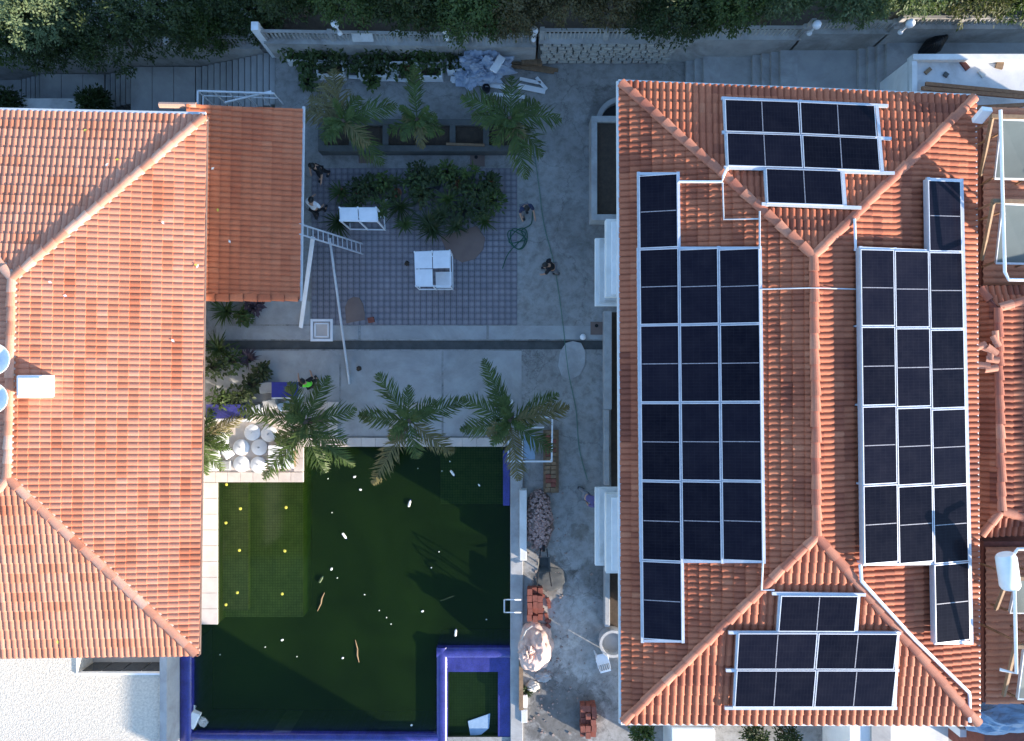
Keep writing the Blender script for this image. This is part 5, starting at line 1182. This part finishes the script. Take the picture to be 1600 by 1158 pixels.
# white table frame at the pool corner
tf_ = thing('table_frame', 'white metal table frame under the palm at the pool corner', 'table frame', P(830,690,0))
cc = [P(795,652,.75), P(863,652,.75), P(862,721,.75), P(794,721,.75)]
for i in range(4): part(MB().bar(cc[i], cc[(i+1)%4], .06), 'rail', MT['white_metal'], tf_); part(MB().bar(Vector((cc[i].x,cc[i].y,0)), cc[i], .055), 'leg', MT['white_metal'], tf_)
part(MB().bar(P(817,653,.74), P(816,720,.74), .04), 'rail', MT['white_metal'], tf_); part(MB().bar(P(818,668,.74), P(850,668,.74), .05), 'rail', MT['white_metal'], tf_); part(MB().pbox(818,680,836,718,.3,.33), 'shelf', MT['blue_tarp'], tf_)
solo(MB().rbox(P(797,628,.1), (.22,.16,.2), .1), 'small_box', MT['white_paint'], 'small white box on the slab behind the pool corner palm', 'box', bevel=.01)
pa = thing('brick_pallet', 'narrow pallet of hollow bricks beside the white table frame', 'pallet', P(860,722,0))
for j in range(14):
    for i in range(2):
        c = P(856+i*8.5+rnd.uniform(-.6,.6), 676+j*6.8, .2); part(MB().rbox(c, (.19,.145,.16), rnd.uniform(-.06,.06)), 'brick', MT['wood'] if rnd.random() < .5 else MT['brick'], pa)
part(MB().pbox(849,672,873,770,0,.11), 'pallet_base', MT['wood'], pa)
# rubble, bricks, bag, barrow
rb = thing('rubble_pile', 'oval pile of broken brick and mortar rubble beside the pool upstand', 'rubble', P(842,815,0))
part(lump(P(842,812,0), .5, 1.12, .35, 3, .3, 2.5), 'mound', MT['board'], rb)
fr = MB()
for k in range(420):
    a_ = rnd.uniform(0,6.28); q = rnd.random()**.6; s_ = rnd.uniform(.04,.11); c = P(842,812,0)+Vector((math.cos(a_)*q*.52, math.sin(a_)*q*1.18, .38*math.sqrt(max(0,1-q*q))+.02))
    fr.obox(c, (s_, s_*rnd.uniform(.6,1.4), s_*.7), Quaternion(rv(rnd), rnd.uniform(0,3)).to_matrix())
part(fr, 'fragments', M('rubble_mix', (.5,.42,.38), (.24,.075,.05), 26, .9), rb, kind='stuff')
def brick_stack(px0, py0, px1, py1, z, label, seed):
    r = random.Random(seed); t = thing('brick_stack', label, 'bricks', P((px0+px1)/2, (py0+py1)/2, 0)); p_, q_ = P(px0,py0,z), P(px1,py1,z); nx = max(2,int((q_.x-p_.x)/.21)); ny = max(2,int((p_.y-q_.y)/.26))
    for lev in range(max(1,int(z/.16))):
        for i in range(nx):
            for j in range(ny):
                if lev == int(z/.16)-1 and r.random() < .3: continue
                c = Vector((p_.x+(i+.5)*.2, q_.y+(j+.5)*.25, .08+lev*.16)); part(MB().rbox(c+Vector((r.uniform(-.02,.02),r.uniform(-.02,.02),0)), (.185,.235,.152), r.uniform(-.08,.08)), 'brick', MT['brick'], t)
    return t
brick_stack(824,916,852,972,.48,'stack of red hollow bricks next to the pool handrails',1); brick_stack(908,1104,936,1158,.6,'uneven stack of red hollow bricks near the solar house corner',2)
for k in range(7): solo(MB().rbox(P(850+rnd.uniform(-4,10), 930+k*8, .07), (.2,.12,.1), rnd.uniform(0,3)), 'loose_brick', MT['brick'], 'loose red brick fallen beside the brick stack and sunlit bag', 'brick', 'loose bricks beside the brick stack')
bg_ = thing('bulk_bag', 'big pale sunlit bulk bag slumped beside the pool ledge', 'bag', P(838,1010,0))
part(lump(P(836,1006,0), .66, .92, .95, 12, .2, 1.8, 48, 24, .08), 'bag_body', MT['bag'], bg_, smooth=True); part(lump(P(826,1018,.75), .3, .3, .3, 20, .5, 3.0, 24, 10, .4), 'bag_fold', MT['bag'], bg_); part(MB().tube([P(815,1000,.7),P(822,985,.95),P(832,978,.9)], .025, 5), 'strap', MT['paper'], bg_)
solo(lump(P(832,1072,0), .28, .2, .16, 31, .3), 'cement_sack', MT['paper'], 'brown paper cement sack below the bulk bag', 'sack'); solo(lump(P(848,1058,0), .3, .2, .12, 33, .4), 'cement_sack', MT['conc_edge'], 'grey sack edge beside the bulk bag', 'sack')
for y, lab in ((1095,'white slab leaning on the pool ledge above the other'),(1118,'grey slab lying along the pool ledge')): solo(MB().rbox(P(819,y,.1), (.24,.5,.14), 0), 'stone_slab', MT['pale_wall' if y > 1100 else 'white_wall'], lab, 'slab', bevel=.015)
t = thing('weed_clump', 'green weeds growing between the ledge and the cement sack', 'weeds', P(822,1078,0)); mb = MB(); blades(mb, P(822,1078,0), 60, .4, .05, random.Random(5)); part(mb, 'foliage', MT['leaf_dark'], t)
wb = thing('wheelbarrow', 'grey wheelbarrow tipped at the foot of the rubble pile', 'wheelbarrow', P(850,884,0)); c = P(850,880,.4)
part(MB().add([c+Vector(v) for v in ((-.22,.26,.12),(.22,.26,.12),(.25,-.28,.16),(-.25,-.28,.16),(-.13,.16,-.1),(.13,.16,-.1),(.15,-.16,-.1),(-.15,-.16,-.1))], [(0,1,5,4),(1,2,6,5),(2,3,7,6),(3,0,4,7),(4,5,6,7)]), 'tray', MT['conc_dark'], wb)
for sg in (-1,1): part(MB().tube([c+Vector((sg*.12,.5,-.22)), c+Vector((sg*.2,-.3,-.1)), c+Vector((sg*.28,-.85,.1))], .022, 6), 'handle', MT['black_pot'], wb); part(MB().bar(c+Vector((sg*.2,-.3,-.1)), Vector((c.x+sg*.22,c.y-.35,0)), .03), 'leg', MT['black_pot'], wb)
wl_ = MB(); wc = Vector((c.x, c.y+.55, .18)); wl_.tube([wc+Vector((-.05,0,0)), wc+Vector((.05,0,0))], .17, 14); part(wl_, 'wheel', MT['black'], wb)
solo(lump(P(862,905,0), .6, .42, .06, 41, .3, 1.6), 'wet_sand', MT['conc_dark'], 'low heap of dark wet sand between barrow and brick stack', 'sand', smooth=True)
ch = thing('plastic_chair', 'white plastic chair lying in the yard by the solar house', 'chair', P(941,1032,0)); c = P(941,1030,.42); rz = Matrix.Rotation(.25,3,'Z')
def cp(x, y, z): return c+rz @ Vector((x,y,z))
part(MB().obox(cp(0,0,0), (.42,.4,.035), rz), 'seat', MT['white_paint'], ch, bevel=.01)
for sx_ in (-1,1):
    for sy_ in (-1,1): q = cp(sx_*.18,sy_*.17,-.02); part(MB().bar(q, Vector((q.x+sx_*.04,q.y+sy_*.04,0)), .045), 'leg', MT['white_paint'], ch)
    part(MB().tube([cp(sx_*.2,.2,.0), cp(sx_*.22,.18,.22), cp(sx_*.22,-.2,.22), cp(sx_*.2,-.24,.4)], .02, 6), 'armrest', MT['white_paint'], ch)
for k in range(5): part(MB().bar(cp(-.16+k*.08,-.2,.02), cp(-.16+k*.08,-.27,.44), .05, .015), 'back_slat', MT['white_paint'], ch)
part(MB().bar(cp(-.2,-.27,.45), cp(.2,-.27,.45), .06, .03), 'back_rail', MT['white_paint'], ch)
bs = thing('round_basin', 'half-round concrete basin under the solar house eave', 'basin', P(955,1000,0)); part(MB().lathe(P(955,998,0), [(.5,0),(.52,.55),(.42,.55),(.4,.2),(.01,.2)], 24), 'bowl', MT['conc_edge'], bs, smooth=True)
sc = MB()
for k in range(260):
    q = rnd.random()
    if q < .75: x, y = rnd.gauss(848,22), rnd.uniform(765,1150)
    else: x, y = rnd.uniform(822,945), rnd.uniform(840,1155)
    if x < 822 or x > 944: continue
    z_ = rnd.uniform(.012,.045); sc.obox(P(x, y, 0)+Vector((0,0,z_*.4)), (z_*rnd.uniform(1,2.4), z_*rnd.uniform(1,2), z_), Matrix.Rotation(rnd.uniform(0,3), 3, 'Z'))
struct(sc, 'scattered_rubble', M('scatter_mix', (.36,.32,.29), (.2,.1,.07), 18, .9), kind='stuff')
# ------------------------------------------------------------------ along the solar house
def balcony(y0, y1, label, i):
    rel = []
    for (a, z0, z1, dy0, dy1, m_) in ((930,2.5,2.7,0,0,'white_wall'),(936.5,2.702,2.78,2,-5,'pale_wall'),(944,2.78,2.84,8,-9,'gutter'),(947,2.842,3.25,-30 if i == 0 else 10,-14 if i == 0 else 12,'white_wall'),(956,3.252,3.36,-26 if i == 0 else 16,-18 if i == 0 else 8,'white_paint')):
        p_, q_ = P(a, y0+dy0, z1), P(a, y1+dy1, z1); rel.append((MB().box(p_.x, q_.y, z0, 4.3, p_.y, z1), m_))
    b0 = part(rel[0][0], 'balcony', MT['white_wall'], right_house, bevel=.015)
    for mb_, m_ in rel[1:]: part(mb_, 'cornice_step', MT[m_], b0, bevel=.012)
balcony(372, 478, '', 0); balcony(762, 884, '', 1)
planter('pale raised basin planter against the solar house near the alley', 924, 181, 985, 344, .85, MT['conc_edge'], wall=.22, name='wall_basin')
ar = thing('curved_pit_wall', 'low curved wall round a dark pit above the raised basin', 'wall', P(962,185,0)); m_ = MB(); c = P(972,192,.3)
for k in range(10):
    a_, b_ = math.pi/2+math.pi/2*k/10, math.pi/2+math.pi/2*(k+1)/10; q = [c+Vector((math.cos(t_)*r2, math.sin(t_)*r2, 0)) for t_, r2 in ((a_,.82),(b_,.82),(b_,1.0),(a_,1.0))]; m_.prism([(v.x,v.y) for v in reversed(q)], 0, .3)
part(m_, 'curved_wall', MT['conc_edge'], ar); part(MB().lathe(Vector((c.x,c.y,0)), [(.81,.0),(.81,.05),(.01,.05)], 28), 'pit_floor', MT['black'], ar)
pw = thing('plinth_wall', 'low pale plinth wall beside the painted shade strip of the solar house', 'wall', P(950,620,0))
part(MB().pbox(944,486,956,640,0,.45), 'wall', MT['conc_edge'], pw, bevel=.02); part(MB().pbox(944,640.2,952,758,0,.42), 'wall', MT['conc_edge'], pw, bevel=.02); part(MB().box(P(955,0,0).x, P(0,760,0).y, 0, 4.24, P(0,488,0).y, .02), 'shade_strip', MT['soil'], pw)  # dark soil-coloured strip paints in the shade under the eave
pw2 = thing('plinth_wall', 'short plinth wall between the lower balcony and the round basin', 'wall', P(948,935,0)); part(MB().pbox(945,890,953,980,0,.45), 'wall', MT['conc_edge'], pw2, bevel=.02); part(MB().box(P(953,0,0).x, P(0,980,0).y, 0, 4.24, P(0,890,0).y, .02), 'shade_strip', MT['soil'], pw2)  # eave shade again put in as a dark strip on the ground
# below the lower eave
ks = thing('garden_kiosk', 'white roofed kiosk at the lower end of the solar house', 'kiosk', P(1085,1175,0)); part(MB().pbox(1052,1141,1118,1215,0,1.7), 'wall', MT['pale_wall'], ks); part(MB().pbox(1050,1138,1116,1215,1.702,1.8), 'roof', MT['white_paint'], ks, bevel=.02)
gw = thing('garden_house', 'pale blue-grey rendered annex wall below the lower eave', 'wall', P(1400,1170,0)); part(MB().pbox(1328,1134,1482,1230,0,2.2), 'wall', MT['white_wall'], gw); part(MB().pbox(1362,1132,1392,1230,2.201,2.3), 'roof_strip', MT['conc_edge'], gw)
for x, y, lab in ((1003,1146,'green shrub below the lower eave at the house corner'),(1180,1150,'dark shrub below the middle of the lower eave'),(1230,1152,'dark shrub near the pale annex wall')):
    c = P(x,y,.7); t = thing('shrub', lab, 'shrub', Vector((c.x,c.y,0))); part(crown_mb(c,.45,.4,.6,900,.12,x), 'crown', MT['leaf' if x < 1100 else 'leaf_dark'], t); part(MB().tube([(c.x,c.y,0),(c.x,c.y,.6)], .04, 5), 'trunk', MT['trunk'], t)
solo(lump(P(1555,1120,4.0), 1.1, .55, .5, 55, .3, 2.0), 'blue_tarpaulin', MT['blue_tarp'], 'blue tarpaulin draped below the lowest water heater', 'tarpaulin')
br_ = thing('tarp_support', 'brick store under the blue tarpaulin beside the solar house', 'building', P(1570,1130,0)); part(MB().pbox(1538,1102,1680,1200,0,4.1), 'wall', MT['brick'], br_); part(MB().pbox(1500,1140,1600,1152,0,3.2), 'white_ledge', MT['white_paint'], br_)
for i, (x, y) in enumerate(((165,260),(130,205),(253,345),(303,413),(310,413),(120,355),(105,463),(180,250),(330,265),(340,325),(360,380),(415,460),(268,530),(90,1000),(75,440))):
    z = 6.1 if x < 320 else 3.62
    pl_ = (LBR, frame_of([LBR,LTR,LR0,LR1])[1]) if (x < 320 and y > 290 and y < 900) else (LTR, frame_of([LTR,LTL,LR0])[1]) if x < 320 and y < 300 else (LBL, frame_of([LBL,LBR,LR1])[1]) if x < 320 else (A1, frame_of([A1,A0,B0,B1])[1])
    c = hit(x, y, pl_, .1); mb = MB(); n_ = pl_[1]; leaf_quad(mb, c, Vector((rnd.uniform(-1,1),rnd.uniform(-1,1),0)), n_, .13, .08)
    solo(mb, 'fallen_leaf', MT['yellow'] if i % 2 else MT['foam'], 'small pale leaf lying on the salmon or annex roof tiles', 'leaf', 'fallen leaves on the roofs')
# ------------------------------------------------------------------ people
def skin(name, verts, edges, rad, mat, parent, root=0):
    me = bpy.data.meshes.new(name); me.from_pydata(verts, edges, []); o = bpy.data.objects.new(name, me); col.objects.link(o); o.parent = parent
    m1 = o.modifiers.new('skin', 'SKIN'); m1.use_smooth_shade = True
    if not me.skin_vertices:
        with bpy.context.temp_override(object=o): pass
    for i, r_ in enumerate(rad): me.skin_vertices[0].data[i].radius = r_ if isinstance(r_, tuple) else (r_, r_)
    me.skin_vertices[0].data[root].use_root = True
    m2 = o.modifiers.new('sub', 'SUBSURF'); m2.levels = 1; m2.render_levels = 2; me.materials.append(mat); return o
def person(px, py, label, heading, shirt, trousers, lean=0.0, step=.15, arm=.2, hair=True, vest=None, hat=None):
    b = P(px, py, 1.35); t = thing('person', label, 'person', Vector((b.x, b.y, 0))); t.rotation_euler = (0, 0, R(heading))
    def up(x, y, z):   # bend the upper body forward about the hips
        v = Vector((x, y, z-.92)); ca, sa = math.cos(lean), math.sin(lean); return (v.x, v.y*ca+v.z*sa, .92-v.y*sa+v.z*ca)
    J = {'pel':(0,0,.93),'spi':up(0,0,1.15),'che':up(0,.0,1.36),'nek':up(0,.01,1.5),'hed':up(0,.035,1.6),'top':up(0,.03,1.7)}
    for s_, sg in (('l',-1),('r',1)):
        sw_ = step*sg
        J['hip'+s_] = (sg*.095,0,.9); J['kne'+s_] = (sg*.105,sw_*.6+.03,.5); J['ank'+s_] = (sg*.105,sw_,.09); J['toe'+s_] = (sg*.125,sw_+.17,.035)
        J['sho'+s_] = up(sg*.185,0,1.42); J['elb'+s_] = up(sg*.25,.05-sw_*.4+arm*.3,1.15); J['wri'+s_] = up(sg*.24,.12-sw_*.6+arm,.95)
        w = Vector(J['wri'+s_]); e_ = Vector(J['elb'+s_]); d = (w-e_).normalized(); sd = Vector((sg,0,0)); J['pal'+s_] = tuple(w+d*.08)
        for k, (o_, l_) in enumerate(((-.03,.075),(-.01,.09),(.012,.085),(.032,.065))): J[f'fin{s_}{k}'] = tuple(w+d*(.09+l_)+Vector((0,o_*1.2,0))-sd*.02)
        J['thu'+s_] = tuple(w+d*.09-sd*.02+Vector((0,.055,0)))
    names = list(J); ix = {n: i for i, n in enumerate(names)}
    E = [('pel','spi'),('spi','che'),('che','nek'),('nek','hed'),('hed','top')]
    for s_ in 'lr': E += [('pel','hip'+s_),('hip'+s_,'kne'+s_),('kne'+s_,'ank'+s_),('ank'+s_,'toe'+s_),('che','sho'+s_),('sho'+s_,'elb'+s_),('elb'+s_,'wri'+s_),('wri'+s_,'pal'+s_),('wri'+s_,'thu'+s_)]+[('pal'+s_,f'fin{s_}{k}') for k in range(4)]
    RAD = {'pel':(.13,.1),'spi':(.12,.095),'che':(.14,.1),'nek':.052,'hed':(.082,.098),'top':.06,'hip':.085,'kne':.055,'ank':.04,'toe':.035,'sho':.06,'elb':.042,'wri':.03,'pal':(.035,.02),'fin':.009,'thu':.01}
    skin('body', [J[n] for n in names], [(ix[a], ix[b_]) for a, b_ in E], [RAD[n if n in RAD else n[:3]] for n in names], MT['skin'], t)
    def cloth(nm, keys, es, grow, mat):
        k_ = {n: i for i, n in enumerate(keys)}; rr = []
        for n in keys:
            r_ = RAD[n if n in RAD else n[:3]]; rr.append(tuple(x+grow for x in r_) if isinstance(r_, tuple) else r_+grow)
        skin(nm, [J[n] for n in keys], [(k_[a], k_[b_]) for a, b_ in es], rr, mat, t)
    cloth('shirt', ['pel','spi','che','shol','shor','elbl','elbr'], [('pel','spi'),('spi','che'),('che','shol'),('che','shor'),('shol','elbl'),('shor','elbr')], .022, shirt)
    cloth('trousers', ['pel','hipl','hipr','knel','kner','ankl','ankr'], [('pel','hipl'),('pel','hipr'),('hipl','knel'),('hipr','kner'),('knel','ankl'),('kner','ankr')], .02, trousers)
    if vest: cloth('vest', ['pel','spi','che','shol','shor'], [('pel','spi'),('spi','che'),('che','shol'),('che','shor')], .036, vest)
    h = Vector(J['hed'])+Vector((0,-.012,.02)); mb = MB()
    for j in range(7):
        th = -.35+(math.pi/2+.35)*j/6
        for i in range(14): a_ = 2*math.pi*i/14; mb.v.append(h+Vector((.1*math.cos(a_)*math.cos(th), .118*math.sin(a_)*math.cos(th)-.012, .125*math.sin(th)+.012)))
    for j in range(6):
        for i in range(14): mb.f.append((j*14+i, j*14+(i+1)%14, (j+1)*14+(i+1)%14, (j+1)*14+i))
    me = bpy.data.meshes.new('hair'); me.from_pydata([tuple(v) for v in mb.v], [], mb.f); me.materials.append(hat or MT['hair']); o = bpy.data.objects.new('hair' if not hat else 'cap', me); col.objects.link(o); o.parent = t; smooth_by(o)
    for sx_ in (-1,1):
        f = h+Vector((sx_*.033,.108*math.cos(lean*.0)+.0,-.012)); mb = MB().lathe(f, [(.012,-.008),(.014,0),(.012,.008)], 8)
        me = bpy.data.meshes.new('eye'); me.from_pydata([tuple(v) for v in mb.v], [], mb.f); me.materials.append(MT['black']); o = bpy.data.objects.new('eye', me); col.objects.link(o); o.parent = t
    for s_ in 'lr':
        a_ = Vector(J['ank'+s_]); mb = MB().obox(a_+Vector((0,.07,-.045)), (.1,.28,.085), Matrix.Identity(3)); me = bpy.data.meshes.new('shoe'); me.from_pydata([tuple(v) for v in mb.v], [], mb.f); me.materials.append(MT['black_pot']); o = bpy.data.objects.new('shoe', me); col.objects.link(o); o.parent = t; bev(o, .03, 3)
    return t
CB = M('cloth_black', (.014,.014,.017), (.009,.009,.011), 8, .9); CW = M('cloth_white', (.72,.72,.72), (.6,.6,.62), 8, .9); CN = M('cloth_navy', (.03,.04,.09), (.02,.028,.06), 8, .9); CP = M('cloth_purple', (.1,.09,.2), (.07,.06,.15), 8, .9); CG = M('cloth_grey', (.2,.2,.21), (.14,.14,.15), 8, .9)
person(493,258,'person in black clothes standing between the annex and the dark planter',160,CB,CB,.15)
person(486,322,'person in a white shirt and dark trousers walking beside the annex',-20,CW,CB,.25,.2)
person(820,319,'person in dark clothes holding the green hose at the plaza edge',200,CN,CG,.3,.1,.3)
person(866,415,'person in black bending over the long green hose in the open yard',90,CB,CG,.5,.22,.2)
person(917,779,'person in purple stooping beside the lower balcony of the solar house',250,CP,CG,.8,.2,.2)
person(479,601,'person in a bright green safety vest beside the blue table',30,CB,CB,.2,.1,.3,vest=MT['hivis'])
